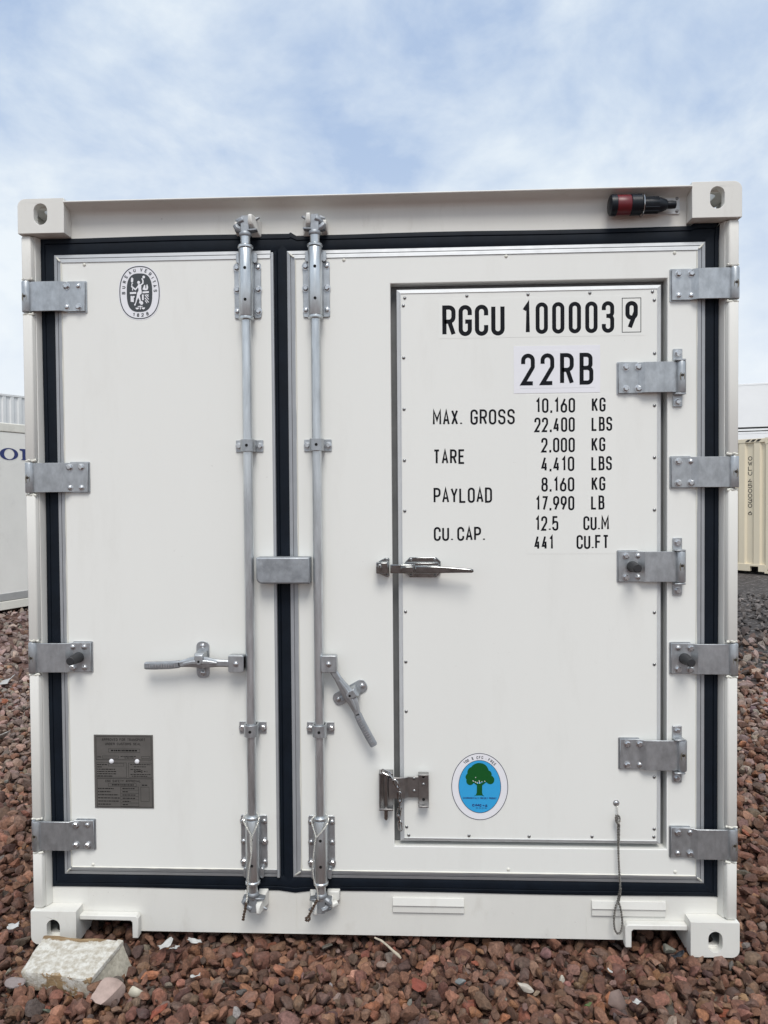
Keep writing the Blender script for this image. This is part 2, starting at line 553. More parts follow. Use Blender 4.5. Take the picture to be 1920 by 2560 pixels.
def glyph(mb, ch, x, z, wd, h, sw, mapf, d0=0.0):
    if ch not in GL:
        return
    for k, st in enumerate(GL[ch].split('|')):
        closed = st[0] == 'c'
        if closed:
            st = st[1:]
        pts = []
        for tok in st.split():
            q = [float(a) for a in tok.split(',')]
            r = (q[2] / 10 if len(q) > 2 else 0) * (wd - sw)
            pts.append(((x + sw / 2 + q[0] * (wd - sw), z + sw / 2 + q[1] * (h - sw)), r))
        ribbon(mb, rounded(pts, closed), sw, closed, mapf, d0 + 0.00006 * k)


def text(mb, s, x0, x1, z0, z1, sw, mapf, gap=0.22):
    adv = [ADV.get(c, 1.0) for c in s]
    tot = sum(adv) + gap * (len(s) - 1)
    u = (x1 - x0) / tot
    x = x0
    for c, a in zip(s, adv):
        wd = max(a * u, sw)
        glyph(mb, c, x, z0, wd, z1 - z0, min(sw, wd), mapf)
        x += (a + gap) * u


def front(y):
    return lambda u, v, d: (u, y - d, v)


# ------------------------------------------------------------------ ground
def ground_material():
    m = bpy.data.materials.new('yard_gravel_ground')
    m.use_nodes = True
    t = m.node_tree
    b = t.nodes['Principled BSDF']
    b.inputs['Roughness'].default_value = 0.9
    g = N(t, 'ShaderNodeNewGeometry')
    vo = N(t, 'ShaderNodeTexVoronoi')
    vo.inputs['Scale'].default_value = 24
    t.links.new(g.outputs['Position'], vo.inputs['Vector'])
    n1 = N(t, 'ShaderNodeTexNoise')
    n1.inputs['Scale'].default_value = 0.5
    n1.inputs['Detail'].default_value = 6
    t.links.new(g.outputs['Position'], n1.inputs['Vector'])
    red = ramp(t, vo.outputs['Color'], [(0.1, (0.07, 0.034, 0.026)), (0.6, (0.13, 0.066, 0.05)), (0.95, (0.22, 0.16, 0.13))])
    gry = ramp(t, vo.outputs['Color'], [(0.1, (0.04, 0.034, 0.031)), (0.7, (0.07, 0.059, 0.053)), (0.97, (0.22, 0.20, 0.19))])
    sp = N(t, 'ShaderNodeSeparateXYZ')
    t.links.new(g.outputs['Position'], sp.inputs[0])
    f = math_node(t, 'ADD', math_node(t, 'MULTIPLY', sp.outputs[1], 0.16), math_node(t, 'MULTIPLY', n1.outputs[0], 0.6))
    f = math_node(t, 'SUBTRACT', f, math_node(t, 'MULTIPLY', math_node(t, 'LESS_THAN', sp.outputs[0], 0.0), 0.75))
    f = ramp(t, f, [(0.75, (0, 0, 0)), (1.0, (1, 1, 1))])
    c = mix_col(t, f, red, gry)
    t.links.new(c, b.inputs['Base Color'])
    bn = N(t, 'ShaderNodeBump')
    bn.inputs['Strength'].default_value = 0.9
    bn.inputs['Distance'].default_value = 0.02
    t.links.new(vo.outputs['Distance'], bn.inputs['Height'])
    t.links.new(bn.outputs[0], b.inputs['Normal'])
    return m


mb = MB()
S = 400
mb.add([(-S, -S, -0.045), (S, -S, -0.045), (S, S, -0.045), (-S, S, -0.045)], [(0, 1, 2, 3)])
tag(mb.build('ground', ground_material()), kind='structure')


# gravel, one heap of loose stone nobody could count
def stone_material():
    m = bpy.data.materials.new('crushed_stone')
    m.use_nodes = True
    t = m.node_tree
    b = t.nodes['Principled BSDF']
    b.inputs['Roughness'].default_value = 0.82
    at = N(t, 'ShaderNodeAttribute', attribute_name='Col')
    g = N(t, 'ShaderNodeNewGeometry')
    n1 = N(t, 'ShaderNodeTexNoise')
    n1.inputs['Scale'].default_value = 95
    n1.inputs['Detail'].default_value = 6
    n1.inputs['Roughness'].default_value = 0.68
    t.links.new(g.outputs['Position'], n1.inputs['Vector'])
    c = mix_col(t, 1.0, at.outputs['Color'], ramp(t, n1.outputs[0], [(0.28, (0.48, 0.45, 0.44)), (0.5, (0.98, 0.96, 0.94)), (0.72, (1.5, 1.46, 1.42))]), 'MULTIPLY')
    n2 = N(t, 'ShaderNodeTexNoise')
    n2.inputs['Scale'].default_value = 22
    n2.inputs['Detail'].default_value = 4
    t.links.new(g.outputs['Position'], n2.inputs['Vector'])
    dust = math_node(t, 'MULTIPLY', ramp(t, n2.outputs[0], [(0.55, (0, 0, 0)), (0.75, (1, 1, 1))]), 0.16)
    c = mix_col(t, dust, c, (0.34, 0.29, 0.26, 1))
    t.links.new(c, b.inputs['Base Color'])
    bn = N(t, 'ShaderNodeBump')
    bn.inputs['Strength'].default_value = 0.8
    bn.inputs['Distance'].default_value = 0.005
    t.links.new(n1.outputs[0], bn.inputs['Height'])
    t.links.new(bn.outputs[0], b.inputs['Normal'])
    return m


M['stone'] = stone_material()


def ico(sub):
    bm = bmesh.new()
    bmesh.ops.create_icosphere(bm, subdivisions=sub, radius=1)
    bm.verts.ensure_lookup_table()
    v = np.array([p.co[:] for p in bm.verts])
    f = np.array([[q.index for q in p.verts] for p in bm.faces])
    bm.free()
    return v / np.linalg.norm(v, axis=1)[:, None], f


def rock_shape(u, rg, planes=8, soft=16.0, rough=0.03):
    n = rg.normal(size=(planes, 3))
    n /= np.linalg.norm(n, axis=1)[:, None]
    d = rg.uniform(0.5, 0.95, planes)
    dots = u @ n.T
    rr = np.where(dots > 0.05, d / np.maximum(dots, 0.05), 9.0)
    rr = np.concatenate([rr, np.full((len(u), 1), 1.25)], 1)
    r = (np.sum(rr ** -soft, axis=1)) ** (-1 / soft)
    v = u * (r * (1 + rg.normal(size=len(u)) * rough))[:, None]
    v *= np.array([1.0, rg.uniform(.5, .95), rg.uniform(.38, .75)])
    return v / np.abs(v).max()


LOD = {k: ico(k) for k in (1, 2, 3)}
ROCKS = {k: [rock_shape(LOD[k][0], np.random.default_rng(100 + i), soft=70.0 if k == 3 else 26.0, rough=0.012 if k == 3 else 0.03) for i in range(40)] for k in (1, 2, 3)}

PAL = np.array([(0.195, 0.088, 0.055), (0.160, 0.071, 0.045), (0.125, 0.057, 0.038), (0.225, 0.110, 0.070), (0.170, 0.088, 0.060),
                (0.105, 0.060, 0.045), (0.240, 0.100, 0.050), (0.175, 0.100, 0.076), (0.105, 0.078, 0.064), (0.250, 0.075, 0.042),
                (0.250, 0.175, 0.140), (0.38, 0.33, 0.28), (0.150, 0.142, 0.120)])
PW = np.array([18, 18, 15, 10, 13, 9, 6, 6, 2, 0.9, 1.2, 0.4, 0.4])
PW /= PW.sum()


def layer(x0, x1, y0, y1, step, zc, zj, size, keep):
    xs = np.arange(x0, x1, step)
    ys = np.arange(y0, y1, step * 0.87)
    X, Y = np.meshgrid(xs, ys)
    X = X + (np.arange(len(ys)) % 2)[:, None] * step / 2
    X = (X + rng.uniform(-.36, .36, X.shape) * step).ravel()
    Y = (Y + rng.uniform(-.36, .36, Y.shape) * step).ravel()
    k = keep(X, Y)
    X, Y = X[k], Y[k]
    n = len(X)
    Z = zc + rng.uniform(-zj, zj, n)
    s = size * np.clip(np.exp(rng.normal(0, 0.36, n)), .45, 1.55)
    return np.stack([X, Y, Z, s], 1)


def undulate(x, y):
    return 0.006 * np.sin(x * 5.1 + 1.3) * np.sin(y * 6.3) + 0.005 * np.sin(x * 11.7 + y * 9.1) - 0.008 - 0.010 * np.exp(-((y - .05) / .16) ** 2)


def gravel_mesh(P, lod):
    u, f = LOD[lod]
    nv, nf = len(u), len(f)
    n = len(P)
    rid = rng.integers(0, 40, n)
    base = np.stack(ROCKS[lod])[rid]
    a = rng.uniform(0, 2 * PI, n)
    tx, ty = rng.normal(0, 0.55, n), rng.normal(0, 0.55, n)
    ca, sa, cx_, sx, cy_, sy = np.cos(a), np.sin(a), np.cos(tx), np.sin(tx), np.cos(ty), np.sin(ty)
    z0, o1 = np.zeros(n), np.ones(n)
    Rz = np.stack([np.stack([ca, -sa, z0], 1), np.stack([sa, ca, z0], 1), np.stack([z0, z0, o1], 1)], 1)
    Rx = np.stack([np.stack([o1, z0, z0], 1), np.stack([z0, cx_, -sx], 1), np.stack([z0, sx, cx_], 1)], 1)
    Ry = np.stack([np.stack([cy_, z0, sy], 1), np.stack([z0, o1, z0], 1), np.stack([-sy, z0, cy_], 1)], 1)
    Q = Rx @ Ry @ Rz
    V = np.einsum('nij,nvj->nvi', Q, base) * P[:, 3][:, None, None]
    V += P[:, None, :3]
    F = f[None] + (np.arange(n) * nv)[:, None, None]
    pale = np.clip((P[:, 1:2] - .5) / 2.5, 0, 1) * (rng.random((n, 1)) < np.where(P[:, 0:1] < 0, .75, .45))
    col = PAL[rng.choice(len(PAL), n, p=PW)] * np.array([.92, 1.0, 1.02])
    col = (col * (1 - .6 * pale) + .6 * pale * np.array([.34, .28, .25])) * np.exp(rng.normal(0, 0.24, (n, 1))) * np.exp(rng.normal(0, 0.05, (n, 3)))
    return V.reshape(-1, 3), F.reshape(-1, 3), np.repeat(col, nv, 0)


def gravel_object(name, chunks, label):
    Vs, Fs, Cs, o = [], [], [], 0
    for V, F, c in chunks:
        Vs.append(V)
        Fs.append(F + o)
        Cs.append(c)
        o += len(V)
    V, F, c = np.concatenate(Vs), np.concatenate(Fs), np.concatenate(Cs)
    me = bpy.data.meshes.new(name)
    me.vertices.add(len(V))
    me.vertices.foreach_set('co', V.astype(np.float32).ravel())
    me.loops.add(len(F) * 3)
    me.loops.foreach_set('vertex_index', F.astype(np.int32).ravel())
    me.polygons.add(len(F))
    me.polygons.foreach_set('loop_start', np.arange(0, len(F) * 3, 3, dtype=np.int32))
    me.update(calc_edges=True)
    me.polygons.foreach_set('use_smooth', np.ones(len(F), bool))
    me.set_sharp_from_angle(angle=R(24))
    ca = me.color_attributes.new('Col', 'FLOAT_COLOR', 'POINT')
    ca.data.foreach_set('color', np.concatenate([np.clip(c, 0, 1), np.ones((len(c), 1))], 1).astype(np.float32).ravel())
    me.materials.append(M['stone'])
    ob = bpy.data.objects.new(name, me)
    C.objects.link(ob)
    return tag(ob, label, 'gravel', kind='stuff')


def zap(P):
    P[:, 2] += undulate(P[:, 0], P[:, 1])
    return P


core = lambda x, y: (np.abs(x) < 1.75) & (y > -0.62) & (y < 0.30)
block = lambda x, y: (x > -1.13) & (x < -0.87) & (y > -0.20) & (y < -0.06)
under = lambda x, y: (np.abs(x) < 1.14) & (y > 0.55)
mid = lambda x, y: ~core(x, y) & ~under(x, y)
ch = []
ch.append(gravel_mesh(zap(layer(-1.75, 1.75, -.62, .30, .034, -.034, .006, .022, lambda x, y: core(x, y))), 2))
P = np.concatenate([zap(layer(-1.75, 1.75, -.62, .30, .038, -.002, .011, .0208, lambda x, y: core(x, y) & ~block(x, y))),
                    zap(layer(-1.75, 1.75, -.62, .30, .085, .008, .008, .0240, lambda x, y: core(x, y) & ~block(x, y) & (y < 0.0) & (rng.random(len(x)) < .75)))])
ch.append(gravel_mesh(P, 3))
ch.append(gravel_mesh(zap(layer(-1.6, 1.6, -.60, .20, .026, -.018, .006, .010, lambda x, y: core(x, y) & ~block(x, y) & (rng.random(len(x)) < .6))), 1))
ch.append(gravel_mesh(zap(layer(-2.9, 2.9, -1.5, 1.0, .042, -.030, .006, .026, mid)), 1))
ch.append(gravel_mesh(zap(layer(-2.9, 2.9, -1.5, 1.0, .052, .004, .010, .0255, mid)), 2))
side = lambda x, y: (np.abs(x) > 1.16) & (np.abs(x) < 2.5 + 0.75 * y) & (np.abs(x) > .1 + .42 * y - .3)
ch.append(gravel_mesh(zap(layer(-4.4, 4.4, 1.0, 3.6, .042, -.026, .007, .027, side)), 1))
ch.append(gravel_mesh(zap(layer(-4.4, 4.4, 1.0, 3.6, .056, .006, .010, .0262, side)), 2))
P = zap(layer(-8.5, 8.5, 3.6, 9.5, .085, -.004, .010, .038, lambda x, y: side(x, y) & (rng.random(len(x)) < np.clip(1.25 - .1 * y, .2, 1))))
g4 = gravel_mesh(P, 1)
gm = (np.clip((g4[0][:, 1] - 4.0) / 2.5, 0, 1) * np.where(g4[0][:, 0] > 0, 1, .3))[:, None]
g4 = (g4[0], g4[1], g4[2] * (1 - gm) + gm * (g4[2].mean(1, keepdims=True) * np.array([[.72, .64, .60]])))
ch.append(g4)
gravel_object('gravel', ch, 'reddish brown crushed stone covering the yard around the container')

# ------------------------------------------------------------------ the container
box = thing('shipping_container', 'white insulated container with galvanised door gear and black seals filling the picture', 'container')
W2, H = 1.219, 2.591
YP = 0.037      # door skin


def casting(sx, sz, y0=0.0, dy=1):
    """sx=+-1 side, sz=0 bottom 1 top; front at y0, body runs dy*0.178"""
    xo, xi = sx * W2, sx * (W2 - 0.162)
    z0, z1 = (0.0, 0.118) if sz == 0 else (H - 0.118, H)
    r = 0.026
    xa, xb = min(xo, xi), max(xo, xi)
    cor = [0, 0, 0, 0]
    cor[{(-1, 0): 0, (1, 0): 1, (1, 1): 2, (-1, 1): 3}[(sx, sz)]] = 1
    out = rrect(xa, xb, z0, z1, r, 5, cor)
    hc = sx * (W2 - 0.080)
    hz = 0.052 if sz == 0 else H - 0.053
    hole = rrect(hc - .0235, hc + .0235, hz - .036, hz + .036, .0234, 7)
    m_ = MB()
    t = 0.030
    m_.plate_hole(out, [hole], 'xz', y0, y0 + dy * t)
    ya, yb = sorted((y0 + dy * t, y0 + dy * 0.178))
    e = 0.0
    # outer side plate with its own hole
    zc = (z0 + z1) / 2
    ym = (ya + yb) / 2 - dy * .01
    so_ = [(ya, z0 + (r if sz == 0 else 0)), (yb, z0 + (r if sz == 0 else 0)), (yb, z1 - (r if sz else 0)), (ya, z1 - (r if sz else 0))]
    sh = rrect(ym - .034, ym + .034, zc - .024, zc + .024, .0236, 6)
    m_.plate_hole(so_, [sh], 'yz', xo, xo - sx * .02)
    # top or bottom plate with slot
    th = .026
    zt = z1 if sz else z0
    x_in, x_out = xi, xo - sx * r
    tp = [(min(x_in, x_out), ya), (max(x_in, x_out), ya), (max(x_in, x_out), yb), (min(x_in, x_out), yb)]
    tcx = (x_in + x_out) / 2
    tl = rrect(tcx - .031, tcx + .031, ym - .052, ym + .052, .030, 6)
    m_.plate_hole(tp, [tl], 'xy', zt, zt - th if sz else zt + th)
    # rounded edge between the top and the side
    ring = []
    cxr, czr = xo - sx * r, (z1 - r if sz else z0 + r)
    arc = [(cxr + sx * r * math.cos(i * PI / 12), czr + (1 if sz else -1) * r * math.sin(i * PI / 12)) for i in range(7)]
    inn = [(cxr + sx * (r - .018) * math.cos(i * PI / 12), czr + (1 if sz else -1) * (r - .018) * math.sin(i * PI / 12)) for i in range(6, -1, -1)]
    m_.prism(arc + inn, 'xz', ya, yb)
    # inner plates
    zi = z0 if sz else z1 - .118
    m_.box(min(xi, xi + sx * .016), max(xi, xi + sx * .016), ya, yb, z0 + (.026 if sz == 0 else 0), z1 - (.026 if sz else 0))
    if sz:
        m_.box(min(xi + sx * .016, xo - sx * .02), max(xi + sx * .016, xo - sx * .02), ya, yb, z0, z0 + .02)
    else:
        m_.box(min(xi + sx * .016, xo - sx * .02), max(xi + sx * .016, xo - sx * .02), ya, yb, z1 - .02, z1)
    co = m_.build('corner_casting', 'frame', box, bevel=0.0028)
    ye = yb if dy > 0 else ya
    xa_, xb_ = sorted((xi + sx * .0165, xo - sx * .0205))
    MB().box(xa_, xb_, ye - .006 if dy > 0 else ye, ye if dy > 0 else ye + .006, z0 + .027, z1 - .027).build('casting_back', 'rust_shade', co)  # rusty back plate, coloured dark to paint shade inside the hole
    if sz == 0 and dy > 0:
        lin = MB()
        lin.box(*sorted((xi + sx * .0164, xi + sx * .020)), ya + .001, yb - .008, .0265, z1 - .0255)
        lin.box(*sorted((xo - sx * .0204, xo - sx * .024)), ya + .001, yb - .008, .0265, z1 - .0255)
        lin.box(*sorted((xi + sx * .0205, xo - sx * .0245)), ya + .001, yb - .008, z1 - .025, z1 - .0204)
        lin.build('hole_shade_liner', 'rust_shade', co)  # added plates over the inner walls; their dark rust colour paints the hole's shade
    return co


for sx in (-1, 1):
    for sz in (0, 1):
        casting(sx, sz)
        casting(sx, sz, 2.991, -1)

# corner posts: a deep back section with a front nose that is cut out at every hinge
HZ = (2.262, 1.636, 1.007, 0.378)
for sx in (-1, 1):
    m_ = MB()
    prof = [(sx * 1.1755, .030), (sx * 1.165, .056), (sx * 1.165, .16), (sx * 1.212, .16), (sx * 1.212, .030)]
    m_.prism(prof, 'xy', .119, H - .119)
    post = m_.build('corner_post', 'frame', box, bevel=0.002)
    cuts = [H - .119]
    for z in HZ:
        cuts += [z + .056, z - .056]
    cuts.append(.119)
    for i in range(0, len(cuts), 2):
        zt, zb = cuts[i], cuts[i + 1]
        m_ = MB()
        x0_, x1_ = (1.183, 1.2145)
        tr = .010
        a_ = [(x0_, .012), (x1_, .012), (x1_, .0296), (x0_ - .0073, .0296)]
        pr = [[(sx * x, y, z) for x, y in a_] for z in (zb + tr, zt - tr)]
        e0 = [[(sx * (x0_ + .002), .018, zb), (sx * (x1_ - .002), .018, zb), (sx * (x1_ - .002), .0296, zb), (sx * x0_, .0296, zb)]] if i else [[(sx * x, y, zb) for x, y in a_]]
        e1 = [[(sx * (x0_ + .002), .018, zt), (sx * (x1_ - .002), .018, zt), (sx * (x1_ - .002), .0296, zt), (sx * x0_, .0296, zt)]]
        m_.loft(e0 + pr + e1)
        m_.build('post_nose', 'frame', post, bevel=0.0035)
        # rough weld and paint lump where the nose is cut
        for zz_, s_ in ((zb + .004, 1), (zt - .004, -1)):
            if (i == 0 and s_ == -1) or (i == 8 and s_ == 1):
                continue
            pts = [(sx * (1.178 + .036 * k / 6), .0165 + .002 * math.sin(k * 2.1 + i), zz_ + .002 * math.sin(k * 1.7 + i)) for k in range(7)]
            MB().tube(pts, [.0035 + .0018 * abs(math.sin(k * 1.3 + i)) for k in range(7)], 6).build('weld_bead', 'sealant', post)

# header with forward lip
m_ = MB()
hp = [(.055, 2.462), (.055, 2.545), (.052, 2.556), (.045, 2.563), (-.002, 2.574), (-.004, 2.5775), (-.001, 2.5805), (.050, 2.5835), (.085, 2.5835), (.085, 2.462)]
m_.prism(hp, 'yz', -1.0575, 1.0575)
m_.build('header_beam', 'frame', box, bevel=0.0015)
# sill with fork pockets
zs0, zs1, zp = .022, .186, .074
out = [(-1.0575, zp), (-.868, zp), (-.868, zs0), (.871, zs0), (.871, zp), (1.0575, zp), (1.0575, zs1), (-1.0575, zs1)]
m_ = MB()
m_.loft([[(x, y, z) for x, z in out] for y in (.056, .085)])
m_.box(-1.165, -1.0575, .0562, .085, .1185, zs1)
m_.box(1.0575, 1.165, .0562, .085, .1185, zs1)
m_.box(-.868, .871, .0855, .20, zs0, .034)
sill = m_.build('door_sill', 'frame', box, bevel=0)
for sx in (-1, 1):
    x_in = .858
    m_ = MB()
    pts = [(1.057, zp + .0006), (1.057, zp + .018), (x_in - .004, zp + .018), (x_in - .012, zp + .008), (x_in - .012, .012), (x_in + .010, .012), (x_in + .010, zp - .006), (x_in + .016, zp)]
    m_.prism([(sx * x, z) for x, z in pts], 'xz', .026, .0555)
    m_.build('pocket_lip', 'frame', sill, bevel=0.003)
    # pocket tunnel behind
    m_ = MB()
    m_.box(min(sx * .868, sx * 1.057), max(sx * .868, sx * 1.057), .086, 1.2, zp, zp + .01)
    m_.box(min(sx * .868, sx * .858), max(sx * .868, sx * .858), .086, .9, .03, zp)
    m_.build('fork_pocket', 'frame', box)
for x0_, x1_ in ((.050, .299), (.738, .990)):
    m_ = MB()
    m_.prism([(.056, .160), (.050, .160), (.044, .134), (.049, .131), (.049, .108), (.056, .106)], 'yz', x0_, x1_)
    m_.build('step_ledge', 'frame', sill, bevel=0.0012)
MB().box(-.2905, -.2885, .0545, .056, .024, .184).build('weld_seam', 'frame', sill)
MB().box(.1500, .1513, .0548, .056, .024, .104).build('weld_seam', 'frame', sill)
MB().box(.7200, .7213, .0548, .056, .024, .104).build('weld_seam', 'frame', sill)

# body behind the door end
m_ = MB()
m_.box(-1.155, 1.155, .20, 2.93, .150, .19)
m_.build('floor_underside', 'dark', box)
m_ = MB()
m_.box(-1.0, 1.0, .17, 2.85, 2.535, 2.556)
for i in range(9):
    m_.box(-1.0, 1.0, .25 + i * .29, .40 + i * .29, 2.556, 2.564)
m_.build('roof_panel', 'frame', box)


def corrugated(mb_, x0, x1, z0, z1, y, depth=.036, pitch=.278, mapf=lambda x, y, z: (x, y, z)):
    prof = []
    x = x0
    while x < x1 - 1e-6:
        for dx, dd in ((0, 0), (.38, 0), (.5, 1), (.88, 1)):
            xx = min(x + dx * pitch, x1)
            prof.append((xx, y + depth * dd))
        x += pitch
    prof.append((x1, y))
    vs = [mapf(a, b, z0) for a, b in prof] + [mapf(a, b, z1) for a, b in prof]
    n = len(prof)
    mb_.add(vs, [(i, i + 1, n + i + 1, n + i) for i in range(n - 1)])


for sx in (-1, 1):
    m_ = MB()
    corrugated(m_, .17, 2.83, .145, 2.50, 0, mapf=lambda a, b, z: (sx * (1.208 - b), a, z))
    m_.build('side_wall', 'frame', box, angle=20)
    m_ = MB()
    m_.box(min(sx * 1.14, sx * 1.212), max(sx * 1.14, sx * 1.212), .179, 2.812, 2.50, 2.565)
    m_.build('top_rail', 'frame', box, bevel=.003)
    m_ = MB()
    m_.box(min(sx * 1.15, sx * 1.212), max(sx * 1.15, sx * 1.212), .179, 2.812, .02, .145)
    m_.build('bottom_rail', 'frame', box, bevel=.003)
    m_ = MB()
    m_.box(min(sx * 1.05, sx * 1.21), max(sx * 1.05, sx * 1.21), 2.83, 2.985, .119, H - .119)
    m_.build('corner_post', 'frame', box, bevel=.003)
m_ = MB()
m_.box(-1.05, 1.05, 2.93, 2.96, .03, 2.57)
m_.build('end_wall', 'frame', box)

# door seals: a rubber lip between doors and frame
gx0, gx1, gz0, gz1 = -1.1665, 1.1655, .178, 2.4665
dx0, dx1, dz0, dz1 = -1.116, 1.117, .229, 2.412


def wob(a, b, n, f):
    return [a + (b - a) * i / n for i in range(n + 1)], f


def seal(outer, inner):
    """strip between two polylines (x,z), bulged towards the viewer"""
    rings = []
    for (xo, zo), (xi, zi) in zip(outer, inner):
        rings.append([(xo + (xi - xo) * s_, y_, zo + (zi - zo) * s_) for s_, y_ in ((0, .060), (.02, .0525), (.12, .0500), (.27, .0492), (.31, .0525), (.35, .0485), (.6, .0468), (.85, .0480), (.97, .0510), (1, .060))])
    m__ = MB()
    m__.loft(rings, cap=False, close=False)
    return m__.build('door_seal', 'rubber', box, angle=45)


n = 40
xs = [gx0 + (gx1 - gx0) * i / n for i in range(n + 1)]
top_o = []
for x in xs:
    z = gz1 + .0016 * math.sin(x * 7) + (.006 if x < -.27 else -.002) * (1 if x < -.25 else 1)
    if x > 1.09:
        z += .009
    top_o.append((x, z))
top_o = sorted(top_o + [(-.285, gz1 + .009), (-.262, gz1 - .006), (1.070, gz1 - .001), (1.082, gz1 + .007)])
seal(top_o, [(min(max(x, dx0 - .006), dx1 + .006), dz1 - .006) for x, z in top_o])
bot_o = [(x, gz0 + .0015 * math.sin(x * 6 + 1) - (.008 if -.35 < x < -.28 else 0)) for x in xs]
seal([(x, z) for x, z in bot_o], [(min(max(x, dx0 - .006), dx1 + .006), dz0 + .006) for x, z in bot_o])
zs = [gz0 - .001 + (gz1 - gz0 + .004) * i / n for i in range(n + 1)]
seal([(gx0 + .0015 * math.sin(z * 5), z) for z in zs], [(dx0 + .006, min(max(z, dz0 - .004), dz1 + .004)) for z in zs])
seal([(gx1 + .0012 * math.sin(z * 4 + 2) + (.004 if z > 2.42 else 0), z) for z in zs], [(dx1 - .006, min(max(z, dz0 - .004), dz1 + .004)) for z in zs])
zs2 = [dz0 - .02 + (dz1 - dz0 + .04) * i / n for i in range(n + 1)]
seal([(-.351, z) for z in zs2], [(-.290, z) for z in zs2])


# doors
def frame_trim(parent, x0, x1, z0, z1, prof, sides='lrtb', m='alu', name='edge_trim', square_right=False):
    """profile (inward offset, y) swept round a rectangle with mitred corners"""
    for s in sides:
        if s in 'lr':
            sg = 1 if s == 'l' else -1
            xb = x0 if s == 'l' else x1
            rings = []
            for top in (0, 1):
                rings.append([(xb + sg * o, y, (z1 - o) if top else (z0 + o)) for o, y in prof])
        else:
            sg = 1 if s == 'b' else -1
            zb = z0 if s == 'b' else z1
            rings = []
            for e in (0, 1):
                rings.append([((x1 if square_right else x1 - o) if e else (x0 + o), y, zb + sg * o) for o, y in prof])
        MB().loft(rings).build(name, m, parent, angle=25)


TP = [(0, .0555), (0, .0470), (.0012, .0455), (.0125, .0420), (.0130, .0475), (.0152, .0475), (.0156, .0400), (.0220, .0380), (.0222, .0365), (.0285, .0350), (.030, .0340), (.0302, .0392), (.030, .0555)]
ldoor = MB().box(-1.0865, -.353, YP, .085, .2585, 2.3825).build('door', 'door', box)
ldoor['label'] = 'narrow left door'
frame_trim(ldoor, -1.116, -.3545, .229, 2.412, TP, 'ltb', square_right=True)
MB().box(-.3535, -.3435, .0350, .070, .2305, 2.4025).build('edge_trim', 'alu', ldoor, bevel=.002)
m_ = MB()
hole = [(.058, .348), (.989, .348), (.989, 2.288), (.058, 2.288)]
m_.plate_hole([(-.2685, .2585), (1.0875, .2585), (1.0875, 2.3795), (-.2685, 2.3795)], [hole], 'xz', YP, .085)
rdoor = m_.build('door', 'door', box, bevel=.0022)
rdoor['label'] = 'wide right door with a smaller door set into it'
frame_trim(rdoor, -.298, 1.117, .229, 2.409, TP, 'lrtb')
MB().box(.05, 1.0, .0852, .10, .34, 2.30).build('recess_floor', 'gapseal', rdoor)

adoor = MB().box(.0932, .9555, YP - .001, .0845, .3785, 2.2535).build('access_door', 'door', box)
AP = [(0, .0845), (0, .0460), (.0012, .0440), (.0110, .0375), (.0130, .0340), (.0150, .0335), (.0152, .0845)]
frame_trim(adoor, .0785, .9700, .3640, 2.2680, AP, 'lrtb', m='alu2')
# sealant smears at the mitres
for (x, z) in ((-1.1, 2.397), (-1.1, .244), (-.283, 2.394), (-.283, .244), (1.102, 2.394), (1.102, .244)):
    sg = 1 if (x < 0 and x != -.283) or x == -.283 else -1
    sz = -1 if z > 1 else 1
    pts = [(x + sg * t * .5, .0395 - t * .42 + .0008, z + sz * t * .5) for t in (-.026, -.014, 0, .012, .024)]
    MB().tube(pts, [.0022, .0034, .0028, .0036, .002], 6).build('sealant_smear', 'sealant', rdoor if x > -.3 else ldoor)
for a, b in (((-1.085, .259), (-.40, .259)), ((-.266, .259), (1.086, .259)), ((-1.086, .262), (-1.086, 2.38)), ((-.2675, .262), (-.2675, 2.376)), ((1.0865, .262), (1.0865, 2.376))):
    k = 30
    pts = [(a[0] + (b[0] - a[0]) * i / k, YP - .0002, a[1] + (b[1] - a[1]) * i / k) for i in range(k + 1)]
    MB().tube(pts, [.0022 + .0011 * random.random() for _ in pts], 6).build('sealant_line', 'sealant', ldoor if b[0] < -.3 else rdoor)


# fasteners (shared meshes)
def hexbolt(r=.0098, h=.0085):
    m__ = MB()
    m__.lathe((0, 0, 0), (0, -1, 0), [(r * 1.28, 0), (r * 1.28, .0014), (r * 1.02, .0016)], 16)
    m__.lathe((0, -.0014, 0), (0, -1, 0), [(r, 0), (r, h * .75), (r * .72, h)], 6)
    return m__.mesh('bolt')


def domebolt(r=.0085, h=.006):
    m__ = MB()
    m__.lathe((0, 0, 0), (0, -1, 0), [(r * 1.25, 0), (r * 1.25, .001), (r, .0012), (r * .95, h * .45), (r * .7, h * .85), (r * .3, h)], 16)
    return m__.mesh('bolt')


HEX, DOME = hexbolt(), domebolt()
SCREW = MB().lathe((0, 0, 0), (0, -1, 0), [(.0056, 0), (.0053, .0016), (.0036, .0032), (.0012, .0038)], 12).mesh('screw')
RIVET = MB().lathe((0, 0, 0), (0, -1, 0), [(.0058, 0), (.0054, .0016), (.0036, .0032), (.0012, .0038)], 12).mesh('rivet')
DOT = MB().lathe((0, 0, 0), (0, -1, 0), [(.0052, 0), (.0052, .0006)], 14).mesh('drain_hole')


def fast(kind, x, y, z, parent, name='bolt', m='bolt'):
    return place(name, kind, m, parent, (x, y, z))


